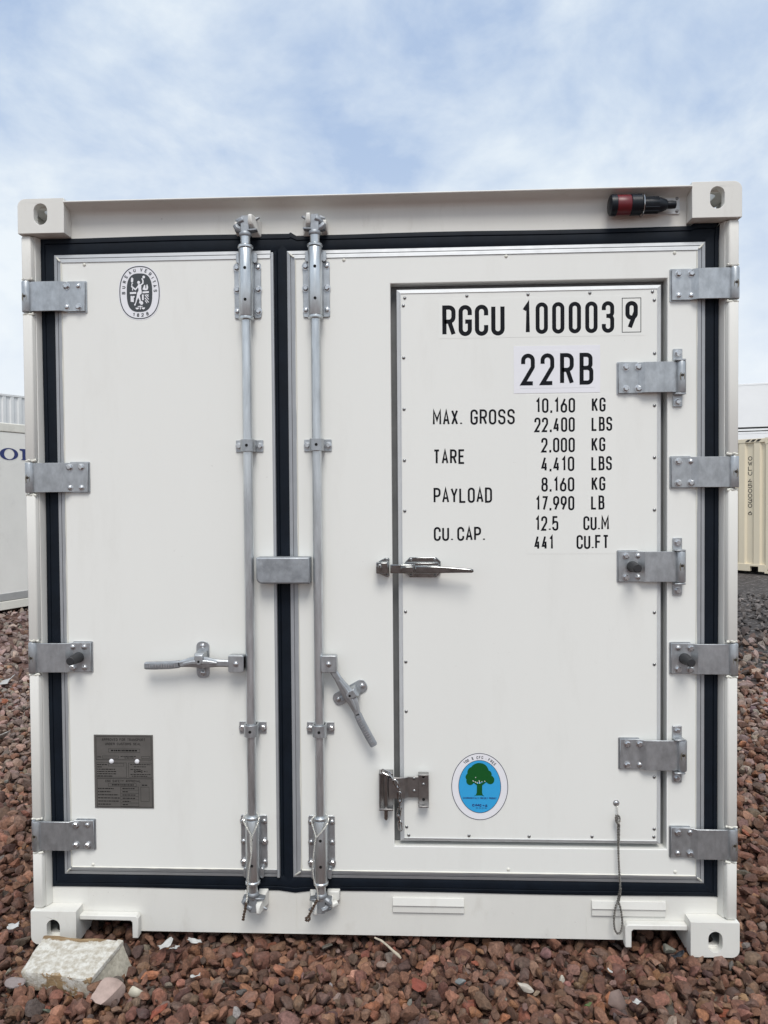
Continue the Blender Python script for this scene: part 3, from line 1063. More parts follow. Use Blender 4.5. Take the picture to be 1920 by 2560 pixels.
# door rivets and access-door screws
for x, z in ((.451, 2.372), (1.012, 2.371), (1.017, .272), (.451, .272), (-.10, 2.371)):
    fast(RIVET, x, YP, z, rdoor, 'rivet', 'sealant' if z > 2 else 'screw')
for x, z in ((-1.004, 2.374), (-1.009, .268)):
    fast(RIVET, x, YP, z, ldoor, 'rivet', 'screw')
sl = [(.107, 2.238), (.318, 2.241), (.524, 2.242), (.731, 2.243), (.939, 2.243), (.945, 2.215), (.102, 2.212)]
sl += [(.102, z) for z in (2.035, 1.86, 1.685, 1.512, 1.165, .992, .82)] + [(.946, z) for z in (2.037, 1.862, 1.687, 1.51, 1.162, .985, .599, .420)]
sl += [(.101, .417), (.108, .388), (.316, .389), (.522, .389), (.736, .391), (.945, .393)]
for x, z in sl:
    fast(SCREW, x, YP - .001, z, adoor, 'screw', 'screw')


# ---------------------------------------------------------------- hinges
def blade(mirror):
    """hinge blade profile in xy: bolted foot, joggle, run to the pin. x measured from the foot end, towards the pin."""
    t = .0075
    c = [(0, .0295), (.064, .0295), (.084, .0155), (.176, .0155), (.184, .0175), (.192, .0205)]
    top = [(x, y - t / 2) for x, y in c]
    bot = [(x, y + t / 2) for x, y in reversed(c)]
    return [(mirror * x, y) for x, y in top + bot]


def blade_mesh(mirror):
    m__ = MB()
    prof = blade(mirror)
    h = .051
    m__.prism(prof, 'xy', -h, h)
    return m__.mesh('hinge', 20)


def foot_mesh(mirror):
    m__ = MB()
    m__.prism(rrect(-.0045 if mirror > 0 else -.066, .066 if mirror > 0 else .0045, -.0545, .0545, .004), 'xz', .0335, YP)
    return m__.mesh('backing_plate')


def pin_mesh():
    m__ = MB()
    m__.lathe((0, 0, -.0525), (0, 0, 1), [(.0145, 0), (.0158, .003), (.0158, .102), (.0145, .105)], 20)
    return m__.mesh('hinge_knuckle')


BL = {1: blade_mesh(1), -1: blade_mesh(-1)}
FT = {1: foot_mesh(1), -1: foot_mesh(-1)}
PIN = pin_mesh()
GREASE = MB().lathe((0, 0, 0), (0, -1, 0), [(.0055, 0), (.0046, .0014)], 10).mesh('grease_nipple')
HALO = MB().prism([(.0085 * math.cos(t), .017 * math.sin(t) - .004) for t in [2 * PI * k / 16 for k in range(16)]], 'xz', -.0002, .006).mesh('grease_stain')
BUMP = MB().lathe((0, 0, 0), (0, -1, 0), [(.0185, 0), (.0190, .004), (.0150, .060), (.0142, .066), (.012, .068)], 20).mesh('bumper')


def hinge(xf, z, mirror, rubber=False):
    hg = place('hinge', BL[mirror], 'galv', box, (xf, 0, z), bevel=.0012, seg=1)
    place('backing_plate', FT[mirror], 'galv', hg, (0, 0, 0))
    place('hinge_knuckle', PIN, 'galv', hg, (mirror * .203, .021, 0))
    place('grease_stain', HALO, 'greasehalo', hg, (mirror * .2045, .0062, 0))
    place('grease_nipple', GREASE, 'greasemark', hg, (mirror * .2045, .0058, 0))
    for bx in (.0225, .0635):
        for bz in (-.036, .036):
            fast(random.choice((HEX, HEX, DOME)), mirror * bx, .0258, bz, hg)
    if rubber:
        place('bumper', BUMP, 'bumper', hg, (mirror * .043, .0257, 0))
    return hg


for i, z in enumerate(HZ):
    hinge(-1.0, z, -1, i == 2)
    hinge(1.0, z, 1, i == 2)


def bracket_mesh():
    m__ = MB()
    m__.prism(rrect(-.0155, .0155, -.097, .097, .003), 'xz', .0305, YP)
    for s in (-1, 1):
        m__.box(-.0165, .0185, .002, .0305, s * .056 - .0028, s * .056 + .0028)
    return m__.mesh('hinge_bracket')


BRK = bracket_mesh()
for i, z in enumerate((1.954, 1.319, .680)):
    xf = .824 if i < 2 else .829
    hg = place('access_hinge', BL[1], 'galv', box, (xf, 0, z), bevel=.0012, seg=1)
    hg['label'] = ('top', 'middle', 'bottom')[i] + ' hinge of the smaller door'
    place('backing_plate', FT[1], 'galv', hg, (0, 0, 0))
    place('hinge_knuckle', PIN, 'galv', hg, (.2045, .0185, 0))
    place('hinge_bracket', BRK, 'galv', hg, (1.0215 - xf, 0, -.001), bevel=.0015, seg=1)
    place('grease_stain', HALO, 'greasehalo', hg, (.204, .0037, .004))
    place('grease_nipple', GREASE, 'greasemark', hg, (.204, .0033, .004))
    for bx in (.0245, .0655):
        for bz in (-.036, .036):
            fast(random.choice((HEX, HEX, DOME)), bx, .0258, bz, hg)
    for bz in (-.082, .080):
        fast(HEX, 1.0215 - xf, .0305, bz, hg)
    if i == 1:
        place('bumper', BUMP, 'bumper', hg, (.045, .0257, 0))


# ---------------------------------------------------------------- locking bars
def housing_mesh():
    """bearing housing: wing plate, two walls, round barrel; centred on the bar axis, z from 0 up to .225"""
    m__ = MB()
    return m__


def lock_bar(xr, mir):
    YA = .004
    bar = MB().cyl((0, 0, .175), (0, 0, 2.462), .0163, n=24).build('locking_bar', 'galv2', box, loc=(xr, YA, 0))
    for (zb, zt, up) in ((2.178, 2.405, 1), (.238, .452, -1)):
        m__ = MB()
        m__.lathe((0, 0, zb), (0, 0, 1), [(.0225, 0), (.0235, .002), (.0235, zt - zb - .002), (.0225, zt - zb)], 28)
        m__.box(-.0205, .0205, .001, .0275, zb + .004, zt - (.02 if up > 0 else .004))
        hb = m__.build('bearing_barrel', 'galv2', bar, bevel=0)
        # collars
        for zc, rr in ((zt + .0005, .0262), (zb - .0125, .0258)):
            MB().lathe((0, 0, zc), (0, 0, 1), [(rr - .005, 0), (rr, .003), (rr, .009), (rr - .004, .0125)], 28).build('collar', 'galv2', bar)
        m__ = MB()
        z0_, z1_ = (zb - .001, zb + .188) if up > 0 else (zt - .182, zt + .002)
        pl = rrect(-.046, .046, z0_, z1_, .007)
        m__.prism(pl, 'xz', .0275, .0325)
        m__.box(-.0245, -.0208, .012, .0275, z0_ + .004, z1_ - .006)
        m__.box(.0208, .0245, .012, .0275, z0_ + .004, z1_ - .006)
        # ears past the plate
        ez = (z1_ - .004, z1_ + .032) if up > 0 else (z0_ - .032, z0_ + .004)
        for s in (-1, 1):
            m__.prism(rrect(s * .0285 - .0075, s * .0285 + .0075, ez[0], ez[1], .0072), 'xz', .014, .0272)
        m__.build('bearing_plate', 'galv', bar, bevel=.0012, seg=1)
        for s in (-1, 1):
            for k in range(3):
                zz_ = (z0_ + .024 + k * .0745) if up > 0 else (z0_ + .020 + k * .0715)
                fast(random.choice((HEX, DOME)), s * .0365, .0272, zz_, bar)
        for zh in ((zb + .052, zb + .158) if up > 0 else (zb + .060, zb + .150)):
            fast(DOT, .002, -.0234, zh, bar, 'drain_hole', 'hole')
    for zb in (1.739, .761):
        m__ = MB()
        m__.prism(rrect(-.0475, .0475, zb - .0205, zb + .0205, .003), 'xz', .0285, .0325)
        saddle = [(.0245 * math.cos(a), -.0245 * math.sin(a)) for a in [PI * k / 14 for k in range(15)]]
        inn = [(.0180 * math.cos(a), -.0180 * math.sin(a)) for a in [PI * (14 - k) / 14 for k in range(15)]]
        m__.prism([(.0245, .0285)] + saddle + [(-.0245, .0285), (-.018, .0285)] + inn + [(.018, .0285)], 'xy', zb - .0205, zb + .0205)
        m__.build('bar_bracket', 'galv', bar, bevel=.001, seg=1)
        for s in (-1, 1):
            fast(HEX, s * .0365, .0285, zb, bar)
        fast(DOT, .001, -.0244, zb, bar, 'drain_hole', 'hole')
    # cams top and bottom with the keepers welded to the frame
    for up in (1, -1):
        zc = 2.4535 if up > 0 else .190
        q = lambda z: zc + up * z
        srt = lambda a, b: (min(q(a), q(b)), max(q(a), q(b)))
        m__ = MB()
        m__.lathe((0, 0, q(-.008)), (0, 0, up), [(.0175, 0), (.0205, .004), (.0205, .012), (.0170, .017)], 24)
        z0_, z1_ = srt(.006, .060)
        m__.prism(rrect(-.013, .015, z0_, z1_, .005), 'xz', -.013, .018)
        # flared flange
        m__.loft([[(x * mir, y, q(z)) for x, y, z in ((.010, -.016, .008), (.040, -.004, .014), (.040, .020, .014), (.010, .020, .008))],
                  [(x * mir, y, q(z)) for x, y, z in ((.010, -.016, .014), (.040, -.004, .020), (.040, .020, .020), (.010, .020, .014))]])
        # curled hook on the other side
        for pts, rr in (([(-.010, 0, .012), (-.026, -.005, .020), (-.034, -.006, .031)], [.009, .0115, .0085]),
                        ([(-.024, .006, .036), (-.012, -.006, .044), (-.002, -.010, .048)], [.009, .0125, .010]),
                        ([(-.034, .012, .050), (-.014, .010, .056)], [.007, .009])):
            m__.tube([(x * mir, y, q(z)) for x, y, z in pts], rr, 7)
        m__.loft([[(x * mir, y, q(z)) for x, y, z in ((-.008, -.014, .008), (-.036, -.002, .012), (-.036, .020, .012), (-.008, .020, .008))],
                  [(x * mir, y, q(z)) for x, y, z in ((-.008, -.014, .013), (-.036, -.002, .017), (-.036, .020, .017), (-.008, .020, .013))]])
        # tail through the keeper
        m__.tube([(.012 * mir, .010, q(.054)), (.034 * mir, .016, q(.056)), (.046 * mir, .014, q(.062))], [.007, .006, .0045], 6)
        m__.build('cam', 'cast', bar, bevel=.0015, seg=1, angle=45)
        m__ = MB()
        zk0, zk1 = srt(.022, .068)
        # keeper: base on the frame, one tapering prong standing forward
        m__.loft([[(x * mir, .049, q(z)) for x, z in ((.012, .004), (.046, .004), (.046, .060), (.012, .060))],
                  [(x * mir, .030, q(z)) for x, z in ((.012, .012), (.040, .012), (.038, .062), (.012, .062))],
                  [(x * mir, -.014, q(z)) for x, z in ((.012, .030), (.029, .030), (.027, .064), (.013, .064))],
                  [(x * mir, -.020, q(z)) for x, z in ((.014, .040), (.026, .040), (.024, .060), (.015, .060))]])
        m__.loft([[(x * mir, .049, q(z)) for x, z in ((-.040, .010), (-.018, .010), (-.018, .050), (-.040, .050))],
                  [(x * mir, .004, q(z)) for x, z in ((-.038, .026), (-.022, .026), (-.022, .046), (-.038, .046))]])
        if up < 0 and mir < 0:
            m__.loft([[(x, .047, q(z)) for x, z in ((.016, .000), (.062, .000), (.062, .040), (.016, .044))],
                      [(x, .030, q(z)) for x, z in ((.018, .004), (.058, .004), (.058, .036), (.018, .040))]])
            m__.tube([(.020, .020, q(.034)), (.040, .012, q(.040)), (.054, .020, q(.036))], [.010, .0125, .011], 10)
        m__.build('cam_keeper', 'frame', bar, bevel=.003)
    return bar


bar1 = lock_bar(-.432, 1)
bar2 = lock_bar(-.195, -1)


def tapered_bar(pts, y, t, hw):
    """flat forged lever: polyline of (x,z,width) in the door plane"""
    rings = []
    n_ = len(pts)
    for i, (x, z, wd, *yy) in enumerate(pts):
        a, b = pts[max(i - 1, 0)], pts[min(i + 1, n_ - 1)]
        d = Vector((b[0] - a[0], b[1] - a[1])).normalized()
        nx, nz = -d.y * wd / 2, d.x * wd / 2
        y_ = y + (yy[0] if yy else 0)
        rings.append([(x + nx, y_ - t * .3, z + nz), (x + nx * .6, y_ - t / 2, z + nz * .6), (x - nx * .6, y_ - t / 2, z - nz * .6), (x - nx, y_ - t * .3, z - nz),
                      (x - nx, y_ + t / 2, z - nz), (x + nx, y_ + t / 2, z + nz)])
    return rings


def handle(sx, hubx, ang, label):
    """lever pivoted on the bar; built along +x then turned about the hub by ang"""
    root_m = MB()
    root_m.prism(rrect(-.026, .027, -.029, .029, .006, 4), 'xz', -.018, .016)
    root_m.box(-.026, -.012, -.012, .024, -.020, .024)
    m_hub = root_m
    rt = m_hub.build('lock_handle', 'galv', box, bevel=.002, loc=(hubx, 0, .994))
    if sx < 0:
        rt.scale = (-1, 1, 1)
    rt['label'] = label
    ca, sa = math.cos(ang), math.sin(ang)
    tr = lambda p: (p[0] * ca - p[1] * sa, p[0] * sa + p[1] * ca, *p[2:])
    fast(DOME, .000, -.018, 0, rt)
    lev = [(.020, 0, .024), (.060, .001, .024), (.085, .002, .030), (.115, .004, .040), (.135, .006, .040), (.160, .004, .032), (.190, -.001, .022), (.200, -.003, .020)]
    MB().loft(tapered_bar([tr(p) for p in lev], -.008, .014, 0)).build('lever', 'galv', rt, angle=25)
    rib = [(.066, .003, .006), (.100, .006, .012), (.125, .006, .014), (.150, .005, .012), (.182, .000, .006)]
    MB().loft(tapered_bar([tr(p) for p in rib], -.016, .008, 0)).build('lever_rib', 'galv', rt, angle=25)
    gp = [(.196, -.002, .022), (.201, -.003, .025), (.230, -.006, .026), (.285, -.008, .026), (.314, -.008, .025), (.319, -.008, .020)]
    gr = MB().loft(tapered_bar([tr(p) for p in gp], -.009, .012, 0)).build('grip', 'cast', rt, angle=25)
    m__ = MB()

    def mp(u, v, d):
        p = tr((u, v))
        return (p[0], -.0156 - d, p[1])
    word = 'II-I-IIII-I'      # worn cast marks, not readable in the photograph
    if sx > 0:
        text(m__, word, .210, .311, -.0145, .0005, .0024, mp, gap=.35)
    else:
        # mirrored root: mirror the text back
        mp2 = lambda u, v, d: mp(0.521 - u, v, d)
        text(m__, word, .210, .311, -.0145, .0005, .0024, mp2, gap=.35)
    m__.build('cast_lettering', 'bolt', rt)
    # catch on the door that holds the lever
    cxp, czp = tr((.128, .004))
    m__ = MB()
    pl = rrect(-.0225, .0225, -.064, .064, .018, 6)
    plr = [(cxp + x * ca - z * sa, czp + x * sa + z * ca) for x, z in pl]
    m__.prism(plr, 'xz', .0315, .0365)
    cat = m__.build('catch_plate', 'galv', rt, bevel=.0012, seg=1)
    for bz in (-.046, .048):
        bx_, bz_ = cxp - bz * sa, czp + bz * ca
        place('bolt', DOME, 'bolt', rt, (bx_, .0315, bz_))
    m__ = MB()
    hood = [(-.017, .030), (.017, .030), (.019, .012), (.012, -.008), (.004, -.014), (-.010, -.012), (-.019, .008)]
    hd = [[(cxp + x * ca - z * sa, yy, czp + x * sa + z * ca) for x, z in [(px * k, pz * k + .003) for px, pz in hood]] for yy, k in ((.031, 1.0), (-.012, .95), (-.021, .72))]
    m__.loft(hd)
    m__.build('catch_hood', 'galv', rt, bevel=.0015, angle=30)
    m__ = MB()
    px_, pz_ = cxp + .004 * -sa, czp + .004 * ca
    m__.lathe((px_, -.0208, pz_), (0, -1, 0), [(.0045, 0), (.0045, .0006)], 10)
    m__.build('hood_slot', 'hole', rt)
    # lower lip of the catch
    m__ = MB()
    lip = [(-.010, -.020), (.010, -.020), (.008, -.034), (-.008, -.034)]
    m__.loft([[(cxp + x * ca - z * sa, yy, czp + x * sa + z * ca) for x, z in lip] for yy in (.0312, .004)])
    m__.build('catch_lip', 'cast', rt, bevel=.002)
    return rt


handle(-1, -.477, 0.0, 'left door handle lying level')
handle(1, -.159, R(-60), 'right door handle swung down')

# clamp box that bridges the two doors
m_ = MB()
ol = rrect(-.4035, -.2205, 1.268, 1.358, .020, 6, (1, 0, 0, 0))
ol2 = rrect(-.4010, -.2230, 1.2705, 1.3555, .019, 6, (1, 0, 0, 0))
m_.loft([[(x, .034, z) for x, z in ol], [(x, -.015, z) for x, z in ol], [(x, -.0195, z) for x, z in ol2]])
kb = m_.build('door_keeper', 'cast', box, angle=30, bevel=.003)
kb['label'] = 'grey zinc keeper block bridging both doors'

# ---------------------------------------------------------------- latch of the small door
lt = thing('door_latch_tmp', 'x', 'x')
bpy.data.objects.remove(lt)
m_ = MB()
m_.prism([(.100, 1.304), (.118, 1.284), (.208, 1.284), (.224, 1.299), (.224, 1.338), (.208, 1.353), (.118, 1.353), (.100, 1.334)], 'xz', .028, YP - .0012)
m_.prism([(.104, 1.300), (.220, 1.300), (.216, 1.336), (.106, 1.336)], 'xz', .006, .028)
latch = m_.build('door_latch', 'chrome', box, bevel=.002)
latch['label'] = 'polished steel lever latch of the smaller door'
rings = [[(x, y0_, z0_), (x, y0_, z1_), (x, y1_, z1_), (x, y1_, z0_)] for x, y0_, y1_, z0_, z1_ in
         ((.136, -.012, .005, 1.302, 1.326), (.200, -.014, .004, 1.301, 1.326), (.240, -.018, -.004, 1.303, 1.324), (.290, -.022, -.010, 1.304, 1.320), (.326, -.024, -.013, 1.304, 1.317), (.3325, -.023, -.015, 1.306, 1.315))]
MB().loft(rings).build('latch_lever', 'chrome', latch, bevel=.003, angle=30)
MB().box(.052, .138, .000, .012, 1.300, 1.331).build('latch_arm', 'chrome', latch, bevel=.003)
MB().box(.088, .132, -.006, .000, 1.304, 1.324).build('latch_block', 'chrome', latch, bevel=.002)
m_ = MB()
m_.prism([(.006, 1.300), (.040, 1.284), (.048, 1.290), (.048, 1.348), (.040, 1.354), (.012, 1.340)], 'xz', .030, YP)
m_.build('strike_plate', 'chrome', latch, bevel=.002)
m_ = MB()
m_.box(.004, .046, -.004, .030, 1.300, 1.338)
m_.box(.010, .022, -.009, -.004, 1.306, 1.332)
m_.build('strike_roller', 'chrome', latch, bevel=.004)
for x, z in ((.122, 1.346), (.204, 1.346), (.122, 1.291), (.204, 1.291), (.040, 1.346), (.040, 1.291)):
    fast(SCREW, x, .028 if x > .1 else .030, z, latch, 'screw', 'screw')

# ---------------------------------------------------------------- hasp with pin and chain
m_ = MB()
m_.box(.009, .0555, .0305, YP, .492, .616)
m_.box(.008, .056, -.006, .031, .612, .6185)
m_.box(.008, .056, -.006, .031, .489, .4955)
m_.box(.008, .0125, .000, .031, .4955, .612)
hasp = m_.build('hasp', 'steel2', box, bevel=.0012)
hasp['label'] = 'steel hasp with drop pin and chain low on the smaller door'
MB().lathe((.031, .006, .453), (0, 0, 1), [(.004, 0), (.0075, .006), (.0075, .170)], 16).build('hasp_pin', 'steel2', hasp)
m_ = MB()
pr = [(.040, .012), (.058, .012), (.096, .014), (.108, .024), (.140, .024), (.178, .024)]
m_.prism([(x, y - .002) for x, y in pr] + [(x, y + .002) for x, y in reversed(pr)], 'xy', .525, .597)
m_.box(.142, .178, .020, .026, .502, .613)
m_.box(.142, .178, -.004, .0205, .608, .6135)
m_.box(.142, .178, -.004, .0205, .5005, .506)
m_.build('hasp_plate', 'steel2', hasp, bevel=.0012)
for x, z in ((.128, .592), (.160, .572), (.128, .548)):
    fast(SCREW, x, .0215 if x < .15 else .0195, z, hasp, 'screw', 'bolt')
for z in (.6, .5205):
    fast(DOT, .160, -.0042 if 0 else .0193, z - .001, hasp, 'eye_hole', 'hole')


def link(p, d, roll, L=.036, wd=.0125, r=.0022):
    d = Vector(d).normalized()
    a = d.cross(Vector((math.sin(roll), math.cos(roll), .13))).normalized()
    pts = []
    hl = L / 2 - wd / 2
    for k in range(16):
        t = 2 * PI * k / 16
        pts.append(Vector(p) + d * (math.cos(t) * wd / 2 + (hl if math.cos(t) > 0 else -hl)) + a * (math.sin(t) * wd / 2))
    return MB().tube(pts, r, 6, closed=True)


cp = [(.022, -.010, .628), (.046, -.014, .618), (.062, -.016, .597), (.072, -.012, .574), (.077, .002, .548), (.079, .004, .520), (.078, .012, .492), (.074, .014, .466), (.078, .018, .440), (.080, .020, .414)]
for i in range(len(cp) - 1):
    a_, b_ = Vector(cp[i]), Vector(cp[i + 1])
    link((a_ + b_) / 2, b_ - a_, (i % 2) * 1.3 + .2, (b_ - a_).length + .009).build('chain_link', 'steel', hasp)

# ---------------------------------------------------------------- socket plate and stowed plug
m_ = MB()
m_.prism(rrect(.897, 1.034, 2.505, 2.567, .004), 'xz', .050, .0548)
pp = m_.build('plug_plate', 'steel2', box, bevel=.0008, seg=1)
pp.data.materials.clear()
pp.data.materials.append(M['alu2'])
for x, z in ((1.024, 2.514), (1.024, 2.557), (.935, 2.511)):
    fast(SCREW, x, .050, z, pp, 'screw', 'screw')
plug = thing('power_plug', 'red and black round power plug stowed under the container roof lip at right', 'plug', (.787, .016, 2.526))
zo = 0
MB().lathe((.003, 0, 0), (1, 0, 0), [(.026, 0), (.0335, .004), (.0345, .010), (.0345, .022), (.031, .024)], 28).build('cap', 'plastic', plug)
MB().lathe((.026, 0, 0), (1, 0, 0), [(.0315, 0), (.0325, .002), (.0325, .044), (.0315, .046)], 28).build('red_collar', 'red', plug)
MB().lathe((.072, 0, 0), (1, 0, 0), [(.032, 0), (.034, .002), (.034, .034), (.029, .038)], 28).build('rear_shell', 'plastic', plug)
MB().lathe((.1105, .004, -.001), (1, 0, 0), [(.026, 0), (.0265, .030), (.0245, .060), (.018, .080), (.013, .085), (.0135, .098), (.012, .112), (.007, .114)], 24).build('grip', 'plastic', plug)
for a in range(0, 12):
    t = 2 * PI * a / 12
    MB().box(.118, .165, .004 + .026 * math.cos(t) - .0015, .004 + .026 * math.cos(t) + .0015, .026 * math.sin(t) - .0025, .026 * math.sin(t) + .0005).build('grip_rib', 'plastic', plug)
pts = [(.112 + .006 * math.sin(t * 1) * 0, .004 + .037 * math.cos(t), .037 * math.sin(t)) for t in [2 * PI * k / 28 for k in range(28)]]
MB().tube(pts, .0016, 6, closed=True).build('wire_ring', 'steel', plug)

# ---------------------------------------------------------------- markings
YA = YP - .001


def marking(s, x0, x1, z0, z1, sw, name='lettering', parent=adoor, m='black', y=YA - .0006, gap=.22):
    m__ = MB()
    text(m__, s, x0, x1, z0, z1, sw, front(y), gap)
    return m__.build(name, m, parent)


def label_patch(x0, x1, z0, z1, m, y=YA):
    return MB().box(x0, x1, y - .0004, y + .0002, z0, z1)


M['film'] = mat('clear_film', (0.793, 0.796, 0.758), 0.42, var=0.015, vscale=2.2, bump=0.12, bscale=14, stretch=(1, 1, 0.22), rvar=0.07)
for x0, x1, z0, z1 in ((.222, .915, 2.098, 2.232), (.517, .818, 1.362, 1.9035)):
    label_patch(x0, x1, z0, z1, 'film').build('clear_film', 'film', adoor)
label_patch(.475, .765, 1.9085, 2.068, 'label', YA - .0004).build('white_label', 'label', adoor)
label_patch(.495, .746, 1.925, 2.052, 'label', YA - .0008).build('white_label', 'label', adoor)
marking('RGCU', .234, .445, 2.105, 2.210, .0144)
marking('100003', .503, .812, 2.108, 2.214, .0134, gap=.34)
marking('9', .849, .8905, 2.118, 2.213, .0142)
m_ = MB()
ribbon(m_, [(.8385, 2.109), (.9005, 2.109), (.9005, 2.223), (.8385, 2.223)], .0022, True, front(YA - .0007), 0)
m_.build('lettering', 'black', adoor)
marking('22RB', .500, .742, 1.935, 2.042, .0136, y=YA - .0018, gap=.42)
for s, a, b, c, d, g in (('MAX.', .200, .301, 1.804, 1.856, .25), ('GROSS', .328, .478, 1.804, 1.856, .25), ('TARE', .201, .309, 1.671, 1.721, .25), ('PAYLOAD', .201, .400, 1.538, 1.590, .22),
                         ('CU.', .201, .268, 1.408, 1.456, .2), ('CAP.', .281, .377, 1.408, 1.456, .2),
                         ('10,160', .548, .681, 1.841, 1.891, .22), ('KG', .737, .783, 1.843, 1.891, .25), ('22,400', .544, .680, 1.776, 1.826, .22), ('LBS', .736, .805, 1.778, 1.826, .25),
                         ('2,000', .567, .680, 1.707, 1.757, .22), ('KG', .736, .782, 1.709, 1.757, .25), ('4,410', .567, .678, 1.643, 1.693, .22), ('LBS', .735, .804, 1.645, 1.693, .25),
                         ('8,160', .567, .678, 1.574, 1.623, .22), ('KG', .736, .782, 1.576, 1.624, .25), ('17,990', .547, .678, 1.510, 1.559, .22), ('LB', .734, .779, 1.512, 1.560, .25),
                         ('12.5', .546, .624, 1.441, 1.491, .2), ('CU.M', .708, .794, 1.442, 1.490, .16), ('441', .543, .608, 1.377, 1.425, .25), ('CU.FT', .685, .794, 1.378, 1.426, .16)):
    marking(s, a, b, c, d, .0066, gap=g)

# class emblem, upper left
em = .0001172
ex, ez = -.811, 2.274


def E(u, v):
    return (ex + (u - 838) * em, ez + (1112 - v) * em)


def emap(y):
    return lambda u, v, d: (*((lambda p: (p[0], y - d, p[1]))(E(u, v))),)


def ring_ell(mb_, cx_, cz_, a, b, sw, e, y):
    ribbon(mb_, ellipse(cx_, cz_, a, b, 64, e), sw, True, front(y), 0)


m_ = MB()
m_.poly(ellipse(ex, ez, .0735, .0945, 64, 2.35), front(YP - .0005))
emblem = m_.build('emblem_sticker', 'label', box)
emblem['label'] = 'oval black and white emblem sticker'
m_ = MB()
ring_ell(m_, ex, ez, .0692, .0895, .0032, 2.35, YP - .001)
m_.poly(ellipse(ex, ez - .0004, .0448, .0662, 64, 2.8), front(YP - .001))
ch_h, ch_w = 104, 72
for c_, u, v, a in (('B', 360, 1118, 90), ('U', 366, 952, 84), ('R', 395, 792, 73), ('E', 446, 640, 60), ('A', 560, 528, 40), ('U', 695, 462, 13), ('V', 902, 446, -7), ('E', 1042, 482, -21),
                    ('R', 1162, 580, -38), ('I', 1235, 686, -57), ('T', 1276, 800, -66), ('A', 1300, 926, -77), ('S', 1312, 1068, -87), ('1', 655, 1756, -10), ('8', 785, 1772, -4), ('2', 920, 1768, 3), ('8', 1066, 1736, 14)):
    ar = R(a)

    def mpf(x, z, d, u=u, v=v, ar=ar):
        X, Z = E(u, v)
        return (X + (x * math.cos(ar) - z * math.sin(ar)) * em, YP - .001 - d, Z + (x * math.sin(ar) + z * math.cos(ar)) * em)
    wd = ch_w if c_ != 'I' else 30
    glyph(m_, c_, -wd / 2, -ch_h / 2, wd, ch_h, 21, mpf)
m_.build('emblem_print', 'ink', emblem)
m_ = MB()
yy = YP - .0014
k = 0


def shape(pts):
    global k
    m_.poly([E(*p) for p in pts], front(yy), k * .00003)
    k += 1


def blob(u, v, r, r2=None):
    shape([(u + r * math.cos(t), v + (r2 or r) * math.sin(t)) for t in [2 * PI * i / 18 for i in range(18)]])


def limb(pts, wd):
    global k
    ribbon(m_, [E(*p) for p in pts], wd * em, False, front(yy), k * .00003)
    k += 1


blob(818, 815, 43, 46)
shape([(800, 870), (850, 865), (880, 880), (897, 930), (892, 1010), (908, 1080), (905, 1135), (848, 1190), (866, 1300), (876, 1360), (850, 1400), (822, 1440), (818, 1420), (840, 1350), (800, 1262), (762, 1340),
       (735, 1420), (705, 1500), (668, 1476), (712, 1400), (742, 1270), (768, 1130), (812, 1050), (806, 975), (782, 945)])
limb([(868, 900), (945, 845), (948, 770), (920, 695)], 40)
blob(972, 660, 40)
limb([(800, 930), (718, 1022), (596, 922)], 40)
shape([(618, 662), (660, 700), (654, 785), (620, 826), (588, 785), (592, 700)])
limb([(648, 838), (615, 850), (612, 918)], 26)
limb([(632, 985), (632, 1052)], 24)
shape([(550, 1098), (740, 1092), (740, 1148), (552, 1156)])
shape([(930, 1086), (1122, 1076), (1122, 1130), (930, 1138)])
shape([(930, 1022), (982, 897), (1016, 890), (1022, 998), (1044, 998), (1052, 888), (1080, 878), (1104, 960), (1088, 1032), (1040, 1052), (978, 1044)])
limb([(594, 1208), (594, 1358), (642, 1366), (642, 1240), (690, 1228)], 46)
shape([(912, 1176), (964, 1172), (966, 1336), (914, 1342)])
for a_, b_ in (((1000, 1180), (1112, 1320)), ((1046, 1172), (1108, 1236)), ((1000, 1270), (1112, 1408)), ((1006, 1350), (1066, 1428)), ((1092, 1172), (1104, 1196))):
    limb([a_, b_], 26)
blob(898, 1420, 50, 56)
shape([(780, 1514), (930, 1510), (930, 1532), (780, 1536)])
shape([(846, 1500), (870, 1500), (872, 1610), (846, 1610)])
for u in (766, 948):
    shape([(u - 55, 1558), (u + 55, 1555), (u + 40, 1598), (u, 1612), (u - 36, 1598)])
m_.build('emblem_figure', 'label', emblem)

# environmental sticker, lower right
cm = .000199
sx0, sz0 = .3535, .560


def CF(u, v):
    return (sx0 + (u - 820) * cm, sz0 + (856 - v) * cm)


m_ = MB()
m_.poly(ellipse(sx0, sz0, .0985, .1175, 64), front(YA - .0005))
stk = m_.build('round_sticker', 'label', adoor)
stk['label'] = 'oval white and blue sticker with a green tree'
m_ = MB()
ribbon(m_, ellipse(sx0, sz0, .0962, .1152, 72), .0022, True, front(YA - .0009), 0)
ribbon(m_, ellipse(*CF(820, 855), .0722, .0912, 72), .0016, True, front(YA - .0013), 0)
for c_, u, v, a in (('1', 560, 442, 38), ('0', 590, 418, 36), ('0', 620, 400, 32), ('%', 698, 366, 16), ('C', 782, 350, 4), ('F', 825, 346, 0), ('C', 868, 348, -5), ('-', 930, 372, -12), ('F', 985, 388, -30), ('R', 1022, 410, -34), ('E', 1054, 438, -38), ('E', 1084, 466, -42)):
    ar = R(a)

    def mpf(x, z, d, u=u, v=v, ar=ar):
        X, Z = CF(u, v)
        return (X + (x * math.cos(ar) - z * math.sin(ar)) * cm, YA - .0009 - d, Z + (x * math.sin(ar) + z * math.cos(ar)) * cm)
    wd = 30 if c_ != '-' else 18
    glyph(m_, c_, -wd / 2, -25, wd, 50, 9, mpf)
m_.build('sticker_print', 'ink', adoor)
